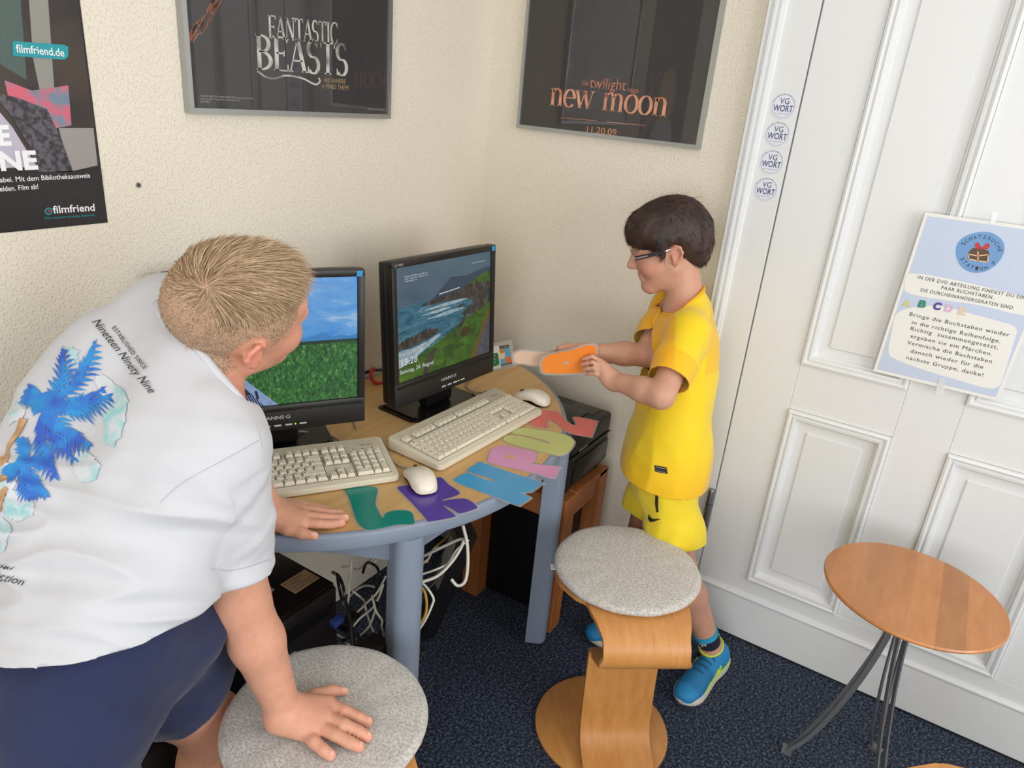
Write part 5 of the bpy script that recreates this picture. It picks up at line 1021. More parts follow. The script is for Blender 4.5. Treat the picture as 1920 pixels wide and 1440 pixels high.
# ================================================================== BLOND BOY IN WHITE, leaning on the stool and the desk
pel = P(150, 1290, 1.08); neck = P(345, 650, 1.12); rsh = P(412, 840, 1.06); lsh = P(315, 590, 1.18); rel = P(452, 1125, 1.19); rwr = onZ(533, 1335, .562)
lel = V3(-1.29, -.25, 1.0); lwr = onZ(505, 962, ZT + .032)
HC = P(447, 585, 1.10); _ro = lambda x, y, z, a=math.radians(20): camvec(x * math.cos(a) - y * math.sin(a), x * math.sin(a) + y * math.cos(a), z)
hd1 = Head(HC, _ro(.79, .02, -.61), _ro(.523, .502, .69), 1.06)
spn = nrm(neck - pel); lat = nrm(lsh - rsh); mid = (lsh + rsh) / 2; bkn = nrm(np.cross(spn, lat)); fwd1 = -bkn if bkn @ V3(1, 0, 0) < 0 else bkn; latp = nrm(np.cross(fwd1, spn)); latp = latp if latp @ lat > 0 else -latp
hl = V3(.42, .907, 0); rhip, lhip = pel - hl * .085, pel + hl * .085; rkn, rank = V3(-1.79, -.532, .40), V3(-1.815, -.55, .07); lkn, lank = V3(-1.488, -.452, .44), V3(-1.50, -.42, .06)
B1 = thing('person', 'blond boy in a white palm-print T-shirt and navy shorts leaning on a stool', 'person', (-1.68, -.52, 0))
TR = np.array([latp, fwd1, spn])
S = SDF((-1.98, -.86, -.01), (-1.02, -.16, 1.47), .0031)
S.ell(mid - spn * .13, (.135, .09, .16), TR, 0); S.ell(pel + spn * .16, (.13, .1, .15), TR, .05); S.ell(pel, (.14, .11, .11), None, .04); S.chain([rsh, mid, lsh], [.05, .06, .05], .03)
S.cone(mid, hd1.w(-.03, 0, -.03), .055, .056, .035)
S.chain([rsh, lerp(rsh, rel, .5), rel, lerp(rel, rwr, .35), rwr], [.050, .0485, .0445, .0445, .029], .015); S.chain([lsh, lerp(lsh, lel, .5), lel, lerp(lel, lwr, .35), lwr], [.048, .045, .042, .041, .028], .015)
S.chain([rhip - RT * .02, lerp(rhip - RT * .02, rkn, .5), rkn, lerp(rkn, rank, .3), rank], [.068, .062, .056, .055, .034], .03); S.chain([lhip, lerp(lhip, lkn, .5), lkn, lerp(lkn, lank, .3), lank], [.072, .066, .056, .055, .034], .03)
for an, dv in ((rank, nrm(V3(.9, -.2, 0))), (lank, nrm(V3(.95, .2, 0)))): S.chain([an - dv * .03 - V3(0, 0, .02), an + dv * .08 - V3(0, 0, .035), an + dv * .14 - V3(0, 0, .045)], [.036, .03, .022], .02)
zc = .5225
T = lambda u, v, z: onZ(u, v, z)
hand(S, rwr, [T(616, 1320, .549), T(611, 1343, .550), T(596, 1361, .548), T(570, 1371, .543)], [(T(646, 1333, .550), T(672, 1345, .541)), (T(644, 1358, .551), T(672, 1371, .541)), (T(628, 1377, .548), T(656, 1392, .540)), (T(588, 1390, .543), T(606, 1406, .537))], [T(690, 1353, .531), T(689, 1381, .531), T(674, 1400, .531), T(620, 1416, .530)],
     [T(556, 1325, .556), T(590, 1304, .545), T(622, 1295, .537), T(646, 1296, .533)], .0122, .0100, .036)
zd = ZT + .009
hand(S, lwr, [T(566, 980, zd + .014), T(566, 967, zd + .017), T(562, 955, zd + .015), T(556, 946, zd + .011)], [(T(596, 982, zd + .010), T(620, 983, zd + .004)), (T(600, 970, zd + .012), T(626, 972, zd + .005)), (T(594, 958, zd + .011), T(618, 962, zd + .005)), (T(584, 950, zd + .007), T(604, 954, zd + .003))], [T(641, 980, zd), T(648, 971, zd), T(638, 962, zd), T(622, 958, zd)],
     [T(512, 978, zd + .018), T(540, 992, zd + .010), T(566, 1000, zd + .005), T(590, 1005, zd + .003)], .0104, .0086, .031)
hd1.build(S)
v, q = S.mesh(); v = soften(v, q, 1, .4); L = hd1.loc(v)
sk = np.array(srgb(212, 156, 130)); col = np.tile(sk, (len(v), 1)) * 1.0
def blendc(mask, c, a=1.0): 
    m = (mask * a)[:, None]; return col * (1 - m) + np.array(c) * m
sm = lambda x, a, b: np.clip((x - a) / (b - a), 0, 1)
inh = (np.linalg.norm(L, axis=1) < .2)
col = blendc(inh * np.exp(-((L[:, 0] - .05) / .03) ** 2 - ((np.abs(L[:, 1]) - .05) / .025) ** 2 - ((L[:, 2] + .04) / .03) ** 2), srgb(226, 140, 118), .5); col = blendc(inh * (np.abs(L[:, 1]) > .077) * (L[:, 2] < .03), srgb(222, 138, 116), .6)
col = blendc(inh * np.exp(-((L[:, 0] - .088) / .012) ** 2 - (L[:, 1] / .02) ** 2 - ((L[:, 2] + .0665) / .009) ** 2), srgb(196, 100, 98), .7)
for p in [T(690, 1353, .531), T(689, 1381, .531), T(674, 1400, .531), T(620, 1416, .530), T(646, 1296, .533), T(590, 1005, zd), T(641, 980, zd), T(648, 971, zd)]: col = blendc(np.exp(-(np.linalg.norm(v - p, axis=1) / .010) ** 2), srgb(230, 152, 138), .5)
# finger nails
nrm1 = vnormals(v, q)
for p in [T(690, 1353, .531), T(689, 1381, .531), T(674, 1400, .531), T(620, 1416, .530), T(646, 1296, .533), T(590, 1005, zd + .003), T(641, 980, zd), T(648, 971, zd)]: col = blendc((np.linalg.norm(v - p, axis=1) < .0105) * (nrm1[:, 2] > .72), srgb(236, 186, 172), .75)
# clipped hair shades the scalp; colour belongs to the head
HB = srgb(198, 160, 116); HB2 = srgb(178, 150, 126)
def hairline(L): 
    """signed: >0 inside the haired part of the head (local head coordinates)"""
    x, y, z = L[:, 0], L[:, 1], L[:, 2]; front = .062 - x + .25 * (z - .03); low = z - (-.043 + np.clip((x + .03) * .75, 0, .2)); near_ear = (((x + .012) / .028) ** 2 + ((z + .012) / .036) ** 2 - 1) * .03; return np.minimum(np.minimum(front + np.where(z > .06, .03, 0), low), np.where(np.abs(y) > .05, near_ear, 1))
hlv = hairline(L); col = blendc(inh * sm(hlv, -.004, .012) * (np.abs(L[:, 1]) < .0785), HB2, .85)
body1 = mesh_obj('body', v, q, SKIN, B1, col)
# hair: longer on top, clipped sides, whorl at the crown
nv = vnormals(v, q); W0 = np.array([-.056, -.022, .084])
can = np.where(inh & (hlv > .0) & (np.abs(L[:, 1]) < .078))[0]; pk = rng.choice(can, 22000); root = v[pk] + rng.normal(size=(22000, 3)) * .0012; Ll = L[pk]; nn = nv[pk]
rel_ = Ll - W0; top = np.clip((Ll[:, 2] - .038 - .02 * (Ll[:, 0] < -.06)) / .042, 0, 1); tang = (rel_ / (np.linalg.norm(rel_, axis=1, keepdims=True) + 1e-6)); sw = np.cross(np.tile([0., 0, 1], (len(tang), 1)), tang) * -.5
fl = tang + sw + np.array([.55, 0, .0]) * top[:, None] + np.array([0, 0, -.5]) * (1 - top)[:, None]; fl = fl @ hd1.R
fl -= nn * (fl * nn).sum(1)[:, None]; fl /= np.linalg.norm(fl, axis=1, keepdims=True) + 1e-9
stand = (.35 + .45 * top * np.clip((Ll[:, 0] + .02) / .07, 0, 1))[:, None]; d0 = fl + nn * stand + rng.normal(size=nn.shape) * .1; d0 /= np.linalg.norm(d0, axis=1, keepdims=True)
ln = .0035 + .029 * top ** 1.5 + .022 * top * np.clip(Ll[:, 0] / .06, 0, 1); ln *= rng.uniform(.65, 1.15, len(ln))
strands('hair', root, d0, ln, .0013, hair_mat('blond_hair', srgb(210, 184, 150), srgb(156, 126, 98)), B1, droop=-nn * .35 + fl * .3, seg=4, curl=.05)
# T-shirt
WHT = attr_mat('white_cotton', rough=.85, spec=.15, bump=(900, .08, .0006), sheen=.2)
S = SDF((-2.06, -.86, .58), (-1.12, -.1, 1.44), .0042)
S.ell(mid - spn * .14, (.17, .118, .185), TR, 0); S.ell(pel + spn * .17, (.165, .132, .17), TR, .06); S.ell(pel + spn * .05, (.178, .148, .13), TR, .05); S.ell(P(262, 690, 1.19), (.118,) * 3, None, .05); S.ell(P(210, 785, 1.19), (.140,) * 3, None, .05); S.ell(P(120, 960, 1.14), (.145,) * 3, None, .06); S.chain([rsh + V3(0, 0, .004), mid + bkn * 0 + spn * .012, lsh], [.064, .072, .064], .035); S.cone(mid, lerp(mid, hd1.w(-.03, 0, -.06), .75), .074, .066, .03)
rsl, lsl = lerp(rsh, rel, .75), lerp(lsh, lel, .80); S.chain([rsh, lerp(rsh, rel, .45), rsl + nrm(rel - rsh) * .05], [.066, .062, .062], .025); S.chain([lsh, lerp(lsh, lel, .45), lsl + nrm(lel - lsh) * .05], [.064, .06, .058], .025)
v, q = S.mesh(); n_ = vnormals(v, q)
dr_ = nrm(rel - rsh); dl_ = nrm(lel - lsh); hdn = nrm(spn - fwd1 * .45 + latp * .16); nck = lerp(mid, hd1.w(-.03, 0, -.06), .42); nax = nrm(hd1.w(-.03, 0, -.06) - mid + bkn * 0 + fwd1 * .035)
def cut1(p):
    c = -((p - (pel + spn * .128)) @ hdn); a = (p - rsh) @ dr_; rr = np.linalg.norm(p - rsh - a[:, None] * dr_, axis=1); c = np.maximum(c, np.where((rr < .085) & (a > .12), (p - rsl) @ dr_, -1)); a = (p - lsh) @ dl_; rr = np.linalg.norm(p - lsh - a[:, None] * dl_, axis=1); c = np.maximum(c, np.where((rr < .085) & (a > .12), (p - lsl) @ dl_, -1))
    return np.maximum(c, np.where(np.linalg.norm(p - nck, axis=1) < .12, (p - nck) @ nax, -1))
amp = np.zeros(len(v))
for i, p in enumerate(v):
    a = (p - pel) @ spn; s1 = (p - rsh) @ lat; w_ = max(0, 1 - abs(a - .2) / .26); f = mnoise.noise(Vector((p @ latp * 5, p @ fwd1 * 5, a * 21 + 4 * (p @ latp)))) ; g = mnoise.noise(Vector(p * 22)); h2 = mnoise.noise(Vector((a * 7, (p @ latp) * 14, (p @ fwd1) * 10)))
    t = (p - rsh) @ dr_; rr = np.linalg.norm(p - rsh - dr_ * t); sl = 1 if (rr < .08 and t > .02) else 0
    amp[i] = .016 * w_ * (1 - abs(f) * 2.2) * (1 - .4 * sl) + .0022 * g + .004 * h2 * (1 - w_) + sl * .003 * mnoise.noise(Vector((t * 40 + p[0] * 20, p[1] * 30, 0)))
v = v + n_ * (amp - .004)[:, None]; v = soften(v, q, 1, .35); v, q = biggest(*keep(v, q, cut1))
colw = np.tile(np.array(srgb(200, 201, 207)), (len(v), 1)); shirt1 = solidify(mesh_obj('t_shirt', v, q, WHT, B1, colw), .0025)
bv1 = BVHTree.FromPolygons([tuple(x) for x in v], [tuple(x) for x in q.tolist()])
# ribbed collar: tube on the neck border
def collar(cloth, c_, ax_, rad, mt_, r, root):
    bm = bmesh.new(); bm.from_mesh(cloth.data); bd = [e for e in bm.edges if e.is_boundary and all((np.linalg.norm(np.array(x.co) - c_) < rad) for x in e.verts)]; pts = np.array([np.array(x.co) for e in bd for x in e.verts]); bm.free()
    if len(pts) < 9: return
    c0 = pts.mean(0); ux = nrm(np.cross(ax_, V3(.3, .2, 1))); uy = np.cross(ax_, ux); an = np.arctan2((pts - c0) @ uy, (pts - c0) @ ux); cl = []
    for k in range(48):
        a = -math.pi + 2 * math.pi * (k + .5) / 48; m_ = np.abs((an - a + math.pi) % (2 * math.pi) - math.pi) < .14
        if m_.any(): cl.append(pts[m_].mean(0))
    cl = closed_spline(cl, 2); cl += cl[:2]; world_part(MB().tube([c - ax_ * r * .6 for c in cl], r, 8, False).build('collar', mt_, None, 60), root)
collar(shirt1, nck, nax, .13, mat('white_rib', srgb(200, 201, 207), .85, bump=(700, .2, .001)), .0068, B1)
# printed artwork
BLU = mat('palm_blue_print', srgb(52, 92, 190), .8, var=(26, srgb(46, 140, 210), .42, .6)); WASH = mat('teal_wash_print', srgb(150, 200, 204), .8, var=(34, srgb(204, 208, 214), .38, .56)); TRUNK = mat('trunk_tan_print', srgb(200, 162, 118), .8, var=(50, srgb(170, 130, 90), .4, .6)); TINK = mat('shirt_ink', srgb(44, 42, 46), .8)
ps_ = lambda x, y: (x / 2.6667, 580 + y / 2.6667)
wash = [poly_px([tuple(p + rng.normal(size=2) * 2.2) for p in closed_spline([np.array(ps_(*p)) for p in pts], 5)]) for pts in ([(480, 320), (560, 360), (640, 440), (630, 540), (600, 650), (545, 680), (520, 560), (500, 430)], [(380, 720), (470, 730), (500, 800), (460, 865), (390, 840)], [(60, 900), (150, 960), (180, 1010), (110, 1050), (40, 1040), (30, 960)], [(10, 780), (90, 820), (60, 900), (0, 900)], [(0, 1040), (50, 1090), (30, 1190), (0, 1210)], [(340, 190), (400, 210), (380, 260), (345, 240)], [(90, 470), (140, 500), (100, 560), (40, 580), (60, 520)])]
for w_ in wash: decal(bv1, *w_, 'watercolour_print', WASH, shirt1, .0016)
def frond(cx, cy, tip, n, ln, w0=10, seed=0):
    """feathered palm frond from (cx, cy) to tip, in the artwork's own pixels"""
    r = random.Random(seed); out = []; a = np.array([cx, cy], float); b = np.array(tip, float); ax = b - a; L_ = np.linalg.norm(ax); t = ax / L_; nn_ = np.array([-t[1], t[0]]); bow = nn_ * L_ * .12
    pth = [a + ax * f + bow * math.sin(math.pi * f) for f in np.linspace(0, 1, 9)]
    sp = []; 
    for i, p in enumerate(pth): wdt = w0 * (1 - i / 8.5); sp.append((p, wdt))
    out.append([tuple(p + nn_ * w_) for p, w_ in sp] + [tuple(p - nn_ * w_) for p, w_ in sp[::-1]])
    for i in range(n):
        f = .08 + .9 * i / n; p = a + ax * f + bow * math.sin(math.pi * f); l2 = 1.55 * ln * (math.sin(math.pi * (.15 + .8 * f))) * r.uniform(.75, 1.15)
        for s_ in (-1, 1):
            d = nrm(t * (.75 + .5 * f) + nn_ * s_ * .9); e = p + d * l2 + np.array([0, l2 * .18]); w2 = r.uniform(6, 11); pe = np.array([-d[1], d[0]]) * w2; m_ = p + d * l2 * .5 + np.array([0, l2 * .02]); out.append([tuple(p - pe), tuple(m_ - pe * .9), tuple(e), tuple(m_ + pe * .9), tuple(p + pe)])
    return out
fr = []
for i, (tip, n, ln) in enumerate((((488, 150), 12, 62), ((320, 185), 10, 60), ((570, 430), 13, 66), ((540, 385), 10, 50), ((470, 690), 11, 62), ((290, 860), 12, 66), ((130, 430), 11, 60), ((395, 770), 10, 55), ((180, 480), 8, 45))): fr += frond(240, 480, tip, n, ln, 20, i)
for i, (tip, n, ln) in enumerate((((250, 940), 9, 46), ((170, 960), 9, 50), ((260, 745), 8, 42), ((40, 850), 8, 44), ((100, 650), 8, 44))): fr += frond(130, 760, tip, n, ln, 16, 30 + i)
blobc = lambda cx, cy, rx, ry: [(cx + rx * math.cos(a), cy + ry * math.sin(a)) for a in np.linspace(0, 2 * math.pi, 15)[:-1]]
fr += [blobc(250, 470, 70, 58), blobc(125, 765, 40, 36)]
pol = []
for p in fr:
    try: pol.append(poly_px([ps_(*k) for k in p]))
    except Exception: pass
decal(bv1, *merge_px(pol), 'palm_print', BLU, shirt1, .0024, 14)
trk = [[(105, 545), (145, 550), (110, 620), (70, 670), (50, 700), (45, 760), (10, 785), (0, 780), (0, 745), (30, 735), (40, 680), (85, 610)], [(0, 830), (45, 840), (40, 856), (0, 870)], [(0, 920), (30, 880), (48, 895), (20, 960), (10, 1010), (0, 1010)]]
for p in trk: decal(bv1, *poly_px([ps_(*k) for k in p]), 'trunk_print', TRUNK, shirt1, .0028)
up_ = np.array([9.0, -7.0]); tx = [text_px('Nineteen Ninety Nine', (174, 606), (283, 741), np.array([13, -8.5]), shear=.35), text_px('ESTABLISHED SINCE', (211, 617), (272, 694), np.array([6.5, -4.6]), spacing=1.2, bold=.01), text_px('ection', (-10, 1083), (45, 1101), np.array([5, -15]), shear=.35), text_px('inal', (-8, 1063), (27, 1067), np.array([2, -6]), shear=.3)]
for w_ in tx: decal(bv1, *w_, 'shirt_lettering', TINK, shirt1, .003, 12)
seam = []
for pl_ in ([(300, 942), (340, 906), (400, 872), (450, 845), (484, 826)], [(393, 1066), (440, 1068), (507, 1048)], [(432, 722), (462, 760), (482, 800), (492, 840)]):
    pl_ = [np.array(p, float) for p in spline([np.array(p, float) for p in pl_], 4)]; n = len(pl_); seam.append(([(i, i + 1, n + i + 1, n + i) for i in range(n - 1)], [tuple(p) for p in pl_] + [tuple(p + np.array([.9, 1.4])) for p in pl_]))
for w_ in seam: decal(bv1, *w_, 'seam_stitching', mat('seam_grey', srgb(190, 190, 196), .9), shirt1, .0012, 14)
# shorts
NAVYC = attr_mat('navy_jersey', rough=.9, spec=.12, bump=(700, .1, .0006), sheen=.15)
S = SDF((-2.02, -.86, .2), (-1.36, -.2, 1.05), .0048)
S.ell(pel + V3(0, 0, .02), (.155, .13, .13), frame(V3(.907, -.42, 0), V3(0, 0, 1))[[1, 0, 2]], 0); rh_ = rhip - RT * .02; S.chain([rh_, lerp(rh_, rkn, .55), rkn], [.09, .084, .08], .04); S.ell(P(318, 1185, 1.16), (.088, .088, .09), TR, .06); S.ell(pel + spn * .13, (.142, .114, .13), TR, .04); lhem = lerp(lhip, lkn, .62); lh_ = lhip + V3(.05, -.03, .035); S.chain([lh_, lerp(lh_, lkn, .5) + V3(.01, 0, .01), lkn], [.106, .098, .084], .05)
v, q = S.mesh(); n_ = vnormals(v, q); am = np.array([.006 * mnoise.noise(Vector((p[0] * 16 + p[2] * 9, p[1] * 16, p[2] * 7))) + .0025 * mnoise.noise(Vector(p * 30)) for p in v]); v = v + n_ * am[:, None]; dl_ = nrm(lkn - lhip); drr = nrm(rkn - rhip); rhem = lerp(rhip, rkn, .95)
def cuts(p):
    
    def sd(a, b): t = np.clip((p - a) @ (b - a) / ((b - a) @ (b - a)), 0, 1); return np.linalg.norm(p - a - t[:, None] * (b - a), axis=1)
    nl = sd(lh_, lkn) < sd(rh_, rkn); return np.maximum(np.where(nl, (p - lhem) @ dl_, (p - rhem) @ drr), (p - pel) @ spn - .215)
v, q = keep(v, q, cuts); solidify(mesh_obj('shorts', v, q, NAVYC, B1, np.tile(np.array(srgb(46, 52, 82)), (len(v), 1))), .003)
# ================================================================== BOY IN YELLOW, sorting letters
F2 = nrm(V3(-.42, .9, 0)); L2 = V3(-.906, -.423, 0); UZ = V3(0, 0, 1)
pel2 = P(1248, 888, 2.06); nck2 = P(1290, 562, 1.95); HC2 = P(1252, 462, 1.93); hd2 = Head(HC2, F2 * math.cos(math.radians(17)) - UZ * math.sin(math.radians(17)) + L2 * .04, UZ * .95 + F2 * .3, 1.0)
lsh2 = nck2 + L2 * .118 - UZ * .055; rsh2 = nck2 - L2 * .118 - UZ * .055 + F2 * .03; lel2 = P(1240, 742, 1.77); lwr2 = P(1148, 712, 1.87); rel2 = P(1210, 665, 2.0); rwr2 = P(1098, 660, 1.96)
lh2, rh2 = pel2 + L2 * .072, pel2 - L2 * .072; la2, ra2 = V3(-.235, -1.122, .10), V3(-.225, -.885, .10); lk2, rk2 = lerp(lh2, la2, .5) + F2 * .03, lerp(rh2, ra2, .5) + F2 * .035
B2 = thing('person', 'dark-haired boy with glasses in a yellow football kit holding letter cards', 'person', (-.25, -.98, 0))
S = SDF((-.82, -1.3, -.0), (-.03, -.5, 1.45), .0033)
tr2 = np.array([L2, F2, UZ]); ch2 = lerp(nck2, pel2, .3); S.ell(ch2, (.115, .082, .15), tr2, 0); S.ell(lerp(nck2, pel2, .72), (.105, .082, .14), tr2, .05); S.ell(pel2, (.106, .084, .1), tr2, .03); S.chain([lsh2, nck2 - UZ * .03, rsh2], [.04, .05, .04], .03); S.cone(nck2 - UZ * .02, hd2.w(-.028, 0, -.03), .046, .047, .03)
S.chain([lsh2, lerp(lsh2, lel2, .5), lel2, lerp(lel2, lwr2, .35), lwr2], [.04, .037, .0325, .0325, .0215], .012); S.chain([rsh2, lerp(rsh2, rel2, .5), rel2, lerp(rel2, rwr2, .35), rwr2], [.04, .037, .0325, .0325, .0215], .012)
for h_, k_, a_ in ((lh2, lk2, la2), (rh2, rk2, ra2)): S.chain([h_, lerp(h_, k_, .5), k_, lerp(k_, a_, .32), a_, a_ - UZ * .06], [.05, .055, .046, .047, .03, .032], .02)
# left hand pinches the orange card: fingers bent over its near face
hand(S, lwr2, [P(1123, 676, 1.872), P(1127, 687, 1.866), P(1130, 698, 1.866), P(1133, 709, 1.870)], [(P(1110, 668, 1.864), P(1101, 671, 1.872)), (P(1111, 679, 1.858), P(1100, 681, 1.868)), (P(1113, 690, 1.858), P(1102, 691, 1.868)), (P(1118, 701, 1.862), P(1108, 701, 1.870))], [P(1093, 673, 1.880), P(1091, 683, 1.878), P(1093, 693, 1.880), P(1100, 701, 1.882)], [P(1138, 698, 1.885), P(1122, 684, 1.904), P(1108, 676, 1.912)], .0060, .0052, .021)
# right hand carries the cards from behind
hand(S, rwr2, [P(1068, 657, 1.955), P(1066, 661, 1.965), P(1066, 665, 1.975), P(1068, 669, 1.985)], [(P(1052, 657, 1.945), P(1042, 659, 1.94)), (P(1050, 662, 1.955), P(1040, 664, 1.95)), (P(1052, 667, 1.965), P(1042, 669, 1.96)), (P(1054, 672, 1.975), P(1046, 673, 1.97))], [P(1034, 661, 1.937), P(1032, 665, 1.945), P(1034, 670, 1.955), P(1038, 674, 1.965)], [P(1084, 655, 1.94), P(1066, 652, 1.925), P(1050, 654, 1.918)], .0068, .0056, .021)
hd2.build(S); v, q = S.mesh(); v = soften(v, q, 1, .4); L = hd2.loc(v); inh = np.linalg.norm(L, axis=1) < .19
col = np.tile(np.array(srgb(204, 154, 130)), (len(v), 1))
col = blendc(inh * np.exp(-((L[:, 0] - .06) / .028) ** 2 - ((np.abs(L[:, 1]) - .042) / .025) ** 2 - ((L[:, 2] + .036) / .028) ** 2), srgb(214, 132, 116), .55); col = blendc(inh * (np.abs(L[:, 1]) > .077) * (L[:, 2] < .03), srgb(210, 138, 120), .6); col = blendc(inh * np.exp(-((L[:, 0] - .09) / .012) ** 2 - (L[:, 1] / .017) ** 2 - ((L[:, 2] + .0665) / .010) ** 2), srgb(176, 90, 90), .85)
col = blendc(inh * np.exp(-((L[:, 0] - .085) / .016) ** 2 - ((np.abs(L[:, 1]) - .031) / .014) ** 2 - ((L[:, 2] + .008) / .0022) ** 2), srgb(52, 36, 30), .9); col = blendc(inh * (L[:, 0] > .05) * np.exp(-((np.abs(L[:, 1]) - .03) / .018) ** 2 - ((L[:, 2] - .021) / .0035) ** 2), srgb(84, 58, 46), .8)
mesh_obj('body', v, q, SKIN, B2, col)
# hair: thick mop, fringe over the forehead, tapering at the nape
S = SDF(HC2 - .17, HC2 + .17, .0034); E = lambda c, r, k=.02, sub=False: S.ell(hd2.w(*c), np.array(r) * hd2.s, hd2.R, k, sub)
E((-.016, 0, .048), (.101, .087, .083), 0); E((-.062, 0, .005), (.058, .071, .062), .03); E((.050, 0, .056), (.052, .07, .05), .03); E((.064, -.0, .042), (.03, .058, .03), .02); E((-.066, 0, -.038), (.036, .048, .03), .02); E((.0, .066, .03), (.05, .021, .034), .02); E((.0, -.066, .03), (.05, .021, .034), .02)
for g in (-1, 1): E((.018, g * .076, .008), (.013, .007, .022), .01); E((-.008, g * .086, -.014), (.026, .02, .034), .006, True)
E((.108, 0, -.02), (.046, .09, .038), .01, True)
v, q = S.mesh(); n_ = vnormals(v, q); Lh = hd2.loc(v); v = v + n_ * np.array([.0035 * mnoise.noise(Vector((p[0] * 16 - p[2] * 14, p[1] * 60, p[2] * 18))) + .002 * mnoise.noise(Vector((p[0] * 40, p[1] * 120, p[2] * 40))) for p in Lh])[:, None]
HM = hair_mat('dark_brown_hair', srgb(92, 62, 48), srgb(54, 36, 30)); hair2 = mesh_obj('hair', v, q, mat('dark_brown_hair_base', srgb(60, 42, 36), .55, var=(30, srgb(40, 28, 26), .4, .6)), B2)
n_ = vnormals(v, q); pk = rng.choice(len(v), 9000); Lp_ = Lh[pk]; nn = n_[pk]; fl = np.stack([.5 + 2.5 * Lp_[:, 0] / .1, Lp_[:, 1] / .09 * .5, -.9 - (Lp_[:, 2] < .03) * .6], 1); fl = np.where((Lp_[:, 0] < -.03)[:, None], np.stack([-.4 - 0 * Lp_[:, 0], Lp_[:, 1] / .09 * .2, -1.0 - 0 * Lp_[:, 0]], 1), fl) @ hd2.R; fl -= nn * (fl * nn).sum(1)[:, None]; fl /= np.linalg.norm(fl, axis=1, keepdims=True) + 1e-9
d0 = fl + nn * .16 + rng.normal(size=nn.shape) * .06; d0 /= np.linalg.norm(d0, axis=1, keepdims=True); strands('hair_strands', v[pk] - nn * .002, d0, rng.uniform(.016, .034, len(pk)), .0014, HM, B2, droop=-nn * .3, seg=3, curl=.04)
pk = rng.choice(np.where(Lh[:, 2] > .09)[0], 60); d0 = n_[pk] * .6 + fl[:60] * .2 - hd2.R[0] * .5 + rng.normal(size=(60, 3)) * .25; d0 /= np.linalg.norm(d0, axis=1, keepdims=True); strands('stray_hair', v[pk], d0, rng.uniform(.02, .045, 60), .0007, HM, B2, droop=-n_[pk] * .6 - hd2.R[0] * .3, seg=4)
# glasses
GB = mat('black_glasses', srgb(22, 20, 22), .25); GS = mat('silver_glasses', srgb(206, 208, 212), .22, .8)
m = MB()
for g in (-1, 1): m.tube([hd2.w(.095 + .004 * math.sin(a), g * .031 + .02 * math.cos(a), -.004 + .014 * math.sin(a)) for a in np.linspace(0, 2 * math.pi, 25)], .0011, 6, False)
m.tube([hd2.w(.096, -.011, .002), hd2.w(.1, 0, .005), hd2.w(.096, .011, .002)], .0012, 6); GLS = world_part(m.build('glasses', GS, None, 60), B2)
def gsub(ob): ob.parent = GLS; ob.matrix_parent_inverse = (B2.matrix_basis @ GLS.matrix_parent_inverse).inverted(); return ob
for g in (-1, 1):
    ln_ = [hd2.w(.095 + .004 * math.sin(a), g * .031 + .02 * math.cos(a), -.004 + .014 * math.sin(a)) for a in np.linspace(0, 2 * math.pi, 25)[:-1]]; gsub(MB().add(ln_, [tuple(range(24))]).build('lens', GLASS))
    tb_ = [(.096, .053), (.092, .066), (.06, .0785), (.02, .0835), (-.006, .0795), (-.022, .0825), (-.03, .082)]; zz = [-.002, -.002, .001, .005, .008, .006, -.006]
    for nm2, mt_, i0, i1, hh, off in (('temple_arm', GB, 1, 4, .0052, 0), ('temple_inlay', GS, 1, 3, .0024, .0008), ('temple_tip', GS, 3, 7, .0012, 0)):
        pts = [hd2.w(x, g * (y + off), z) for (x, y), z in zip(tb_[i0:i1], zz[i0:i1])]; n = len(pts); up = hd2.R[2] * hh; sd_ = hd2.R[1] * .0009; vs = []
        for p in pts: vs += [p - up - sd_, p + up - sd_, p + up + sd_, p - up + sd_]
        gsub(MB().add(vs, [(0, 1, 2, 3), tuple(4 * (n - 1) + k for k in (3, 2, 1, 0))] + [(4 * i + k, 4 * i + 4 + k, 4 * i + 4 + (k + 1) % 4, 4 * i + (k + 1) % 4) for i in range(n - 1) for k in range(4)]).build(nm2, mt_))
# jersey
S = SDF((-.62, -1.2, .46), (-.02, -.58, 1.26), .0036)
S.ell(ch2 - UZ * .02, (.142, .105, .175), tr2, 0); S.ell(lerp(nck2, pel2, .75), (.138, .106, .2), tr2, .06); S.ell(pel2 - UZ * .04 + F2 * .006, (.156, .132, .25), tr2, .05); S.chain([lsh2 - UZ * .004, nck2 - UZ * .035, rsh2 - UZ * .004], [.053, .06, .053], .03); S.cone(nck2 - UZ * .03, nck2 + UZ * .03 + F2 * .02, .062, .056, .02)
ls2, rs2 = lerp(lsh2, lel2, .76), lerp(rsh2, rel2, .76); S.chain([lsh2, lerp(lsh2, lel2, .5), lerp(lsh2, lel2, .98)], [.055, .054, .058], .022); S.chain([rsh2, lerp(rsh2, rel2, .5), lerp(rsh2, rel2, .98)], [.055, .054, .056], .022)
v, q = S.mesh(); n_ = vnormals(v, q)
am = np.array([.008 * max(0, 1 - abs(p[2] - .84) / .3) * (1 - 2 * abs(mnoise.noise(Vector(((p @ F2) * 13, (p @ L2) * 10, p[2] * 3.2))))) + .002 * mnoise.noise(Vector(p * 24)) for p in v]); v = v + n_ * (am - .003)[:, None]; v = soften(v, q, 1, .35)
dL, dR = nrm(lel2 - lsh2), nrm(rel2 - rsh2); nax2 = nrm(UZ + F2 * .75); nc2 = nck2 - UZ * .008 + F2 * .03
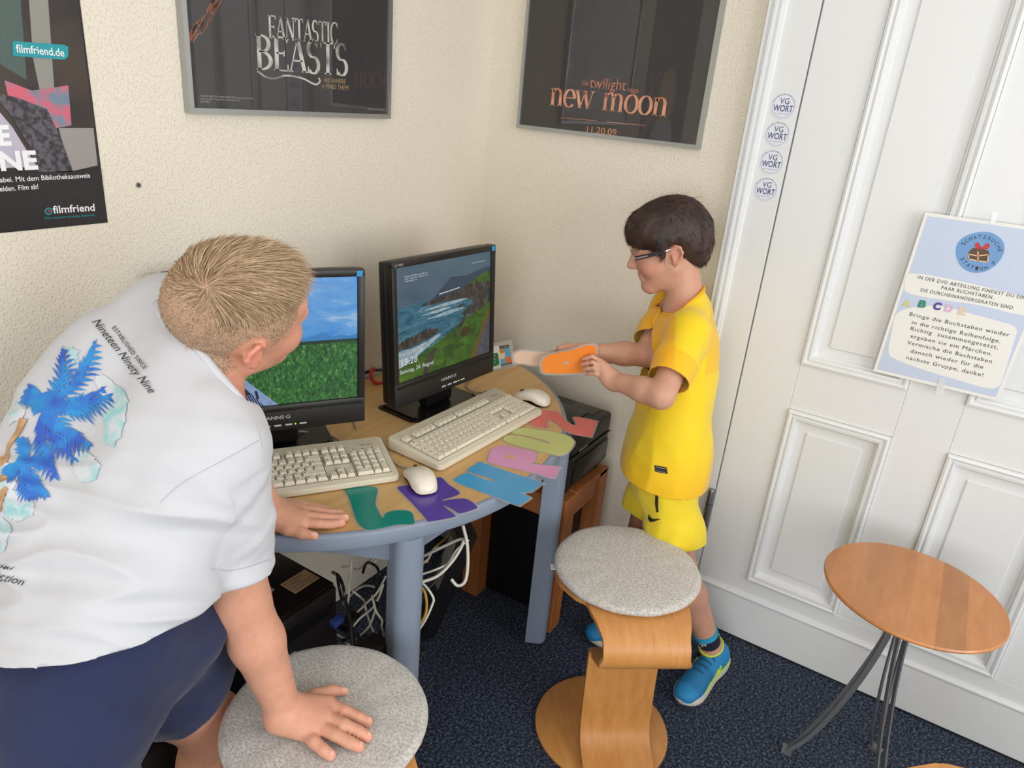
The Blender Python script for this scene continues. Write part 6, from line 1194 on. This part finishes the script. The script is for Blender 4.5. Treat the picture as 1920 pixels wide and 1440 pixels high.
def cutj(p):
    c = (pel2[2] + .006) - p[:, 2] + .05 * ((p - pel2) @ F2); a = (p - lsh2) @ dL; rr = np.linalg.norm(p - lsh2 - a[:, None] * dL, axis=1); c = np.maximum(c, np.where((rr < .075) & (a > .1), (p - ls2) @ dL, -1)); a = (p - rsh2) @ dR; rr = np.linalg.norm(p - rsh2 - a[:, None] * dR, axis=1); c = np.maximum(c, np.where((rr < .075) & (a > .1), (p - rs2) @ dR, -1)); return np.maximum(c, np.where(np.linalg.norm(p - nc2, axis=1) < .10, (p - nc2) @ nax2, -1))
v, q = biggest(*keep(v, q, cutj))
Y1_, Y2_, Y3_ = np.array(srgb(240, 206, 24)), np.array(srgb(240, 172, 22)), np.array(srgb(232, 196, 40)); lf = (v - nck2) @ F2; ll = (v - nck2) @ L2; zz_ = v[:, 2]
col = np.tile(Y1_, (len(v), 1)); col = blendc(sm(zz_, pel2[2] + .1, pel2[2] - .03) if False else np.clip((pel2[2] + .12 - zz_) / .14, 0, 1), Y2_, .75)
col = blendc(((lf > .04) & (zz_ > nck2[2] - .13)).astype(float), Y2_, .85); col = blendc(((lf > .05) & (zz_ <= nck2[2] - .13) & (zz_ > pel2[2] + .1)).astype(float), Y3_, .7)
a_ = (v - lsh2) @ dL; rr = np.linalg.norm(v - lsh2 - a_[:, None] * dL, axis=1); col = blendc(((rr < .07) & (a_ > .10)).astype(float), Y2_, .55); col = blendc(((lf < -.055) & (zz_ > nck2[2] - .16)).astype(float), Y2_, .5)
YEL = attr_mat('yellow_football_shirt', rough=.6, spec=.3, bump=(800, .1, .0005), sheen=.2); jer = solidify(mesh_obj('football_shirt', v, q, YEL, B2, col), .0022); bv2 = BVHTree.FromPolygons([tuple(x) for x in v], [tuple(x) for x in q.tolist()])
collar(jer, nc2, nax2, .11, mat('amber_rib', srgb(240, 176, 24), .7), .0055, B2)
BK = mat('black_print', srgb(24, 24, 26), .6)
jp = lambda x, y: (1040 + x / 3.4278, 340 + y / 3.4278)
decal(bv2, *poly_px([jp(*p) for p in ((575, 1022), (562, 1032), (550, 1055), (560, 1076), (578, 1078), (581, 1060), (570, 1058), (566, 1045))]), 'chest_logo', BK, jer, .0012, 6)
tg = lambda x, y: (980 + x / 2.0568, 740 + y / 2.0568)
decal(bv2, *poly_px([tg(*p) for p in ((508, 271), (555, 280), (560, 306), (511, 297))]), 'hem_tag', BK, jer, .0012, 6)
decal(bv2, *merge_px([poly_px([tg(*p) for p in ((513, 276), (551, 284), (551, 287), (513, 279))]), poly_px([tg(*p) for p in ((514, 291), (553, 300), (553, 302), (514, 293))])]), 'hem_tag_print', mat('tag_grey_print', srgb(130, 126, 100), .6), jer, .0018, 6)
# shorts
S = SDF((-.62, -1.25, .36), (-.02, -.66, .82), .0042); S.ell(pel2 - UZ * .0, (.128, .102, .11), tr2, 0)
lhm, rhm = lerp(lh2, lk2, .56), lerp(rh2, rk2, .56); S.chain([lh2, lerp(lh2, lk2, .5), lk2], [.066, .080, .09], .03); S.chain([rh2, lerp(rh2, rk2, .5), rk2], [.076, .08, .086], .035)
v, q = S.mesh(); n_ = vnormals(v, q); v = v + n_ * np.array([.005 * mnoise.noise(Vector((p[0] * 20, p[1] * 20, p[2] * 6))) + .002 * mnoise.noise(Vector(p * 30)) for p in v])[:, None]
def cutb(p): nl = (p - pel2) @ L2 > 0; return np.maximum(np.where(nl, lhm[2] - p[:, 2], rhm[2] - p[:, 2]), p[:, 2] - (pel2[2] + .08))
v, q = keep(v, q, cutb); sh2 = solidify(mesh_obj('shorts', v, q, YEL, B2, np.tile(np.array(srgb(236, 208, 40)), (len(v), 1))), .0025); bv3 = BVHTree.FromPolygons([tuple(x) for x in v], [tuple(x) for x in q.tolist()])
decal(bv3, *poly_px([tg(*p) for p in ((486, 460), (484, 478), (492, 491), (508, 489), (534, 478), (505, 479), (496, 474))]), 'leg_logo', BK, sh2, .0014, 6); decal(bv3, *poly_px([tg(*p) for p in ((513, 374), (525, 376), (523, 430), (525, 452), (517, 454), (511, 420))]), 'leg_stripe', BK, sh2, .0014, 8)
# socks and trail shoes
SB = srgb(38, 132, 190); LIME = mat('lime_trim', srgb(190, 214, 60), .5)
def shoe(ank, toe, heel, nm_lab, kne, B2=B2):
    ax = nrm(kne - ank)
    d = nrm(V3(*(toe - heel)[:2], 0)); l = V3(-d[1], d[0], 0); Ls = np.linalg.norm((toe - heel)[:2]); o = V3(heel[0], heel[1], 0); W_ = lambda x, y, z: o + d * (x * Ls) + l * y + UZ * z; R_ = np.array([d, l, UZ])
    S = SDF(np.minimum(toe, heel) - V3(.09, .09, 0), np.maximum(toe, heel) + V3(.09, .09, .2) * V3(1, 1, 1), .003); S.lo[2] = -.01
    S.ell(W_(.2, 0, .055), (.05, .034, .045), R_, 0); S.ell(W_(.5, 0, .048), (.075, .036, .036), R_, .03); S.ell(W_(.78, .0, .038), (.055, .040, .026), R_, .03); S.cone(W_(.2, 0, .06), lerp(W_(.2, 0, .06), ank + UZ * .0, .8), .036, .034, .02); S.ell(W_(.93, 0, .034), (.02, .028, .02), R_, .02)
    S.cone(ank - UZ * .01, ank + UZ * .06, .034, .034, .004, True)
    v, q = S.mesh(); lx = (v - o) @ d / Ls; col = np.tile(np.array(SB), (len(v), 1)); m_ = ((lx > .52) & (lx < .86) & (v[:, 2] > .04)).astype(float)[:, None]; col = col * (1 - m_ * .45) + np.array(srgb(22, 84, 120)) * m_ * .45
    sh = mesh_obj('shoe', v, q, attr_mat('blue_shoe', rough=.6, bump=(600, .15, .0006)), B2, col)
    def sub(mb, name, mt): ob = mb.build(name, mt, None, 50); ob.parent = sh; ob.matrix_parent_inverse = (B2.matrix_basis @ sh.matrix_parent_inverse).inverted(); return ob
    ot = []
    for x, w_ in ((-.02, .004), (.0, .024), (.08, .036), (.2, .039), (.4, .036), (.6, .042), (.78, .045), (.9, .036), (.97, .02), (1.0, .004)): ot.append((x, w_))
    ring = [W_(x, w_, 0) for x, w_ in ot] + [W_(x, -w_, 0) for x, w_ in ot[::-1]]; ring = closed_spline(ring, 2); ctr = np.mean(ring, 0); mb = MB(); n = len(ring); vs = []; zs = [(.004, .93), (.010, 1.0), (.022, 1.03), (.030, .99)]
    for z, s_ in zs:
        for p in ring: t_ = (p - o) @ d / Ls; vs.append(ctr + (p - ctr) * s_ + UZ * (z + .012 * max(0, .15 - t_) / .15 * (z / .03) + .006 * max(0, t_ - .85) / .15))
    fs = [tuple(range(n - 1, -1, -1))] + [(i * n + k, i * n + (k + 1) % n, (i + 1) * n + (k + 1) % n, (i + 1) * n + k) for i in range(3) for k in range(n)] + [tuple(3 * n + k for k in range(n))]; mb.add(vs, fs); sub(mb, 'sole', mat('off_white_rubber', srgb(214, 208, 196), .6))
    for x in (.25, .5, .7): mb = MB(); mb.prism([W_(x, -.03, 0), W_(x + .06, -.03, 0), W_(x + .06, .03, 0), W_(x, .03, 0)], UZ * .008); sub(mb, 'tread_lug', mat('green_rubber', srgb(86, 190, 60), .6))
    bt = BVHTree.FromPolygons([tuple(x) for x in v], [tuple(x) for x in q.tolist()])
    def skin_pt(x, y, z):
        p = Vector(W_(x, y, z)); c_ = Vector(W_(x, 0, z * .6)); h = bt.ray_cast(p + (p - c_).normalized() * .1, (c_ - p).normalized()); return np.array(h[0]) + np.array(h[1]) * .0015 if h[0] is not None else np.array(p)
    for s_ in (1, -1):
        for a, b in (((.34, .075), (.45, .034)), ((.40, .07), (.6, .032)), ((.18, .06), (.34, .036)), ((.58, .052), (.72, .034))):
            pts = [skin_pt(a[0] + (b[0] - a[0]) * f, s_ * .05, a[1] + (b[1] - a[1]) * f) for f in np.linspace(0, 1, 6)]; sub(MB().tube(pts, .0028, 6), 'lime_stripe', LIME)
    for k in range(4): x = .40 + k * .085; sub(MB().tube([skin_pt(x, y, .09) for y in (-.026, -.012, 0, .012, .026)], .0016, 6), 'lace', mat('dark_lace', srgb(30, 60, 86), .6))
    cl = [ank + UZ * .004 + d * (.036 * math.cos(a)) + l * (.034 * math.sin(a)) - UZ * (.014 * math.cos(a)) for a in np.linspace(0, 2 * math.pi, 21)]; sub(MB().tube(cl, .0042, 6, False), 'ankle_collar', LIME); sub(MB().tube([ank - d * .034 + UZ * .012, ank - d * .045 + UZ * .02, ank - d * .048 + UZ * .002, ank - d * .042 - UZ * .02], .003, 6), 'pull_loop', LIME)
    sk_ = MB(); sk_.tube([ank - UZ * .04, ank + ax * .0, ank + ax * .05], [.034, .0335, .037], 24); so = world_part(sk_.build('sock', mat('navy_sock', srgb(22, 24, 44), .85, bump=(500, .2, .0008)), None, 60), B2)
    cb = MB(); cb.tube([ank + ax * .049, ank + ax * .066], [.0376, .0388], 24); c_ = cb.build('sock_cuff', mat('cyan_sock_cuff', srgb(40, 160, 206), .85), None, 60); c_.parent = so; c_.matrix_parent_inverse = (B2.matrix_basis @ so.matrix_parent_inverse).inverted()
    return sh, so, bt
shl, sol, _ = shoe(la2, V3(-.425, -1.106, 0), V3(-.158, -1.148, 0), 'left', lk2); shoe(ra2, V3(-.348, -.762, 0), V3(-.185, -.94, 0), 'right', rk2)
for a_, d_ in ((rank, nrm(V3(.9, -.2, 0))), (lank, nrm(V3(.95, .2, 0)))): a_ = a_ + UZ * .035; shoe(a_, V3(*(a_ + d_ * .19)[:2], 0), V3(*(a_ - d_ * .065)[:2], 0), 'x', a_ + UZ * .3, B1)
soM = sol.data; bs = BVHTree.FromPolygons([tuple(x.co) for x in soM.vertices], [tuple(p.vertices) for p in soM.polygons])
sp_ = lambda x, y: (1080 + x / 4.5, 1020 + y / 4.5)
decal(bs, *merge_px([text_px('RS', sp_(1018, 826), sp_(1072, 818), np.array([0, -36 / 4.5]), bold=.03), text_px('ON', sp_(1036, 872), sp_(1098, 862), np.array([0, -34 / 4.5]), bold=.03)]), 'sock_lettering', MATS['white_paper'], sol, .001, 6)
decal(bs, *poly_px([sp_(*p) for p in ((1056, 935), (1095, 908), (1118, 898), (1104, 922), (1072, 952))]), 'sock_motif', mat('sock_orange', srgb(220, 110, 50), .8), sol, .001, 6)
# ================================================================== CARDS IN HIS HANDS
def held_card(label, px, d0, d1, col, hole=None):
    us = [p[0] for p in px]; u0, u1 = min(us), max(us); pt = lambda p, e=0: P(p[0], p[1], d0 + (d1 - d0) * (p[0] - u0) / (u1 - u0) + (p[1] - 680) * .0012 + e)
    c = np.mean([pt(p) for p in px], 0); t = thing('letter_card', label, 'letter', tuple(c)); sp = [tuple(p) for p in closed_spline([np.array(p, float) for p in px], 3)]; cx, cy = np.mean(px, 0); big = [(cx + (x - cx) * 1.05 + np.sign(x - cx) * 1.5, cy + (y - cy) * 1.08 + np.sign(y - cy) * 1.5) for x, y in sp]
    nn = nrm(np.cross(pt(px[1]) - pt(px[0]), pt(px[len(px) // 2]) - pt(px[0]))); nn = nn if nn @ FW < 0 else -nn
    world_part(MB().prism([pt(p) for p in big], -nn * .0006).build('laminate', LAM), t); world_part(MB().prism([pt(p) + nn * .0002 for p in sp], nn * .0006).build('coloured_paper', mat('paper_' + label.split()[0], col, .35)), t)
    if hole: world_part(MB().prism([pt(p) + nn * .001 for p in hole], nn * .0003).build('letter_opening', mat('opening_grey', srgb(178, 170, 158), .7)), t)
held_card('orange letter card held up in the hands of the boy in yellow', [(1016, 684), (1020, 672), (1036, 664), (1070, 657), (1096, 649), (1114, 648), (1117, 656), (1115, 676), (1110, 690), (1100, 697), (1070, 700), (1030, 700), (1018, 696)], 1.884, 1.899, srgb(244, 140, 52), [(1054, 681), (1066, 676), (1068, 680), (1056, 683)])
held_card('beige letter card held behind the orange one', [(963, 672), (966, 662), (980, 658), (1010, 660), (1040, 662), (1060, 664), (1056, 678), (1035, 682), (1005, 685), (985, 682), (968, 680)], 1.915, 1.925, srgb(222, 190, 166))
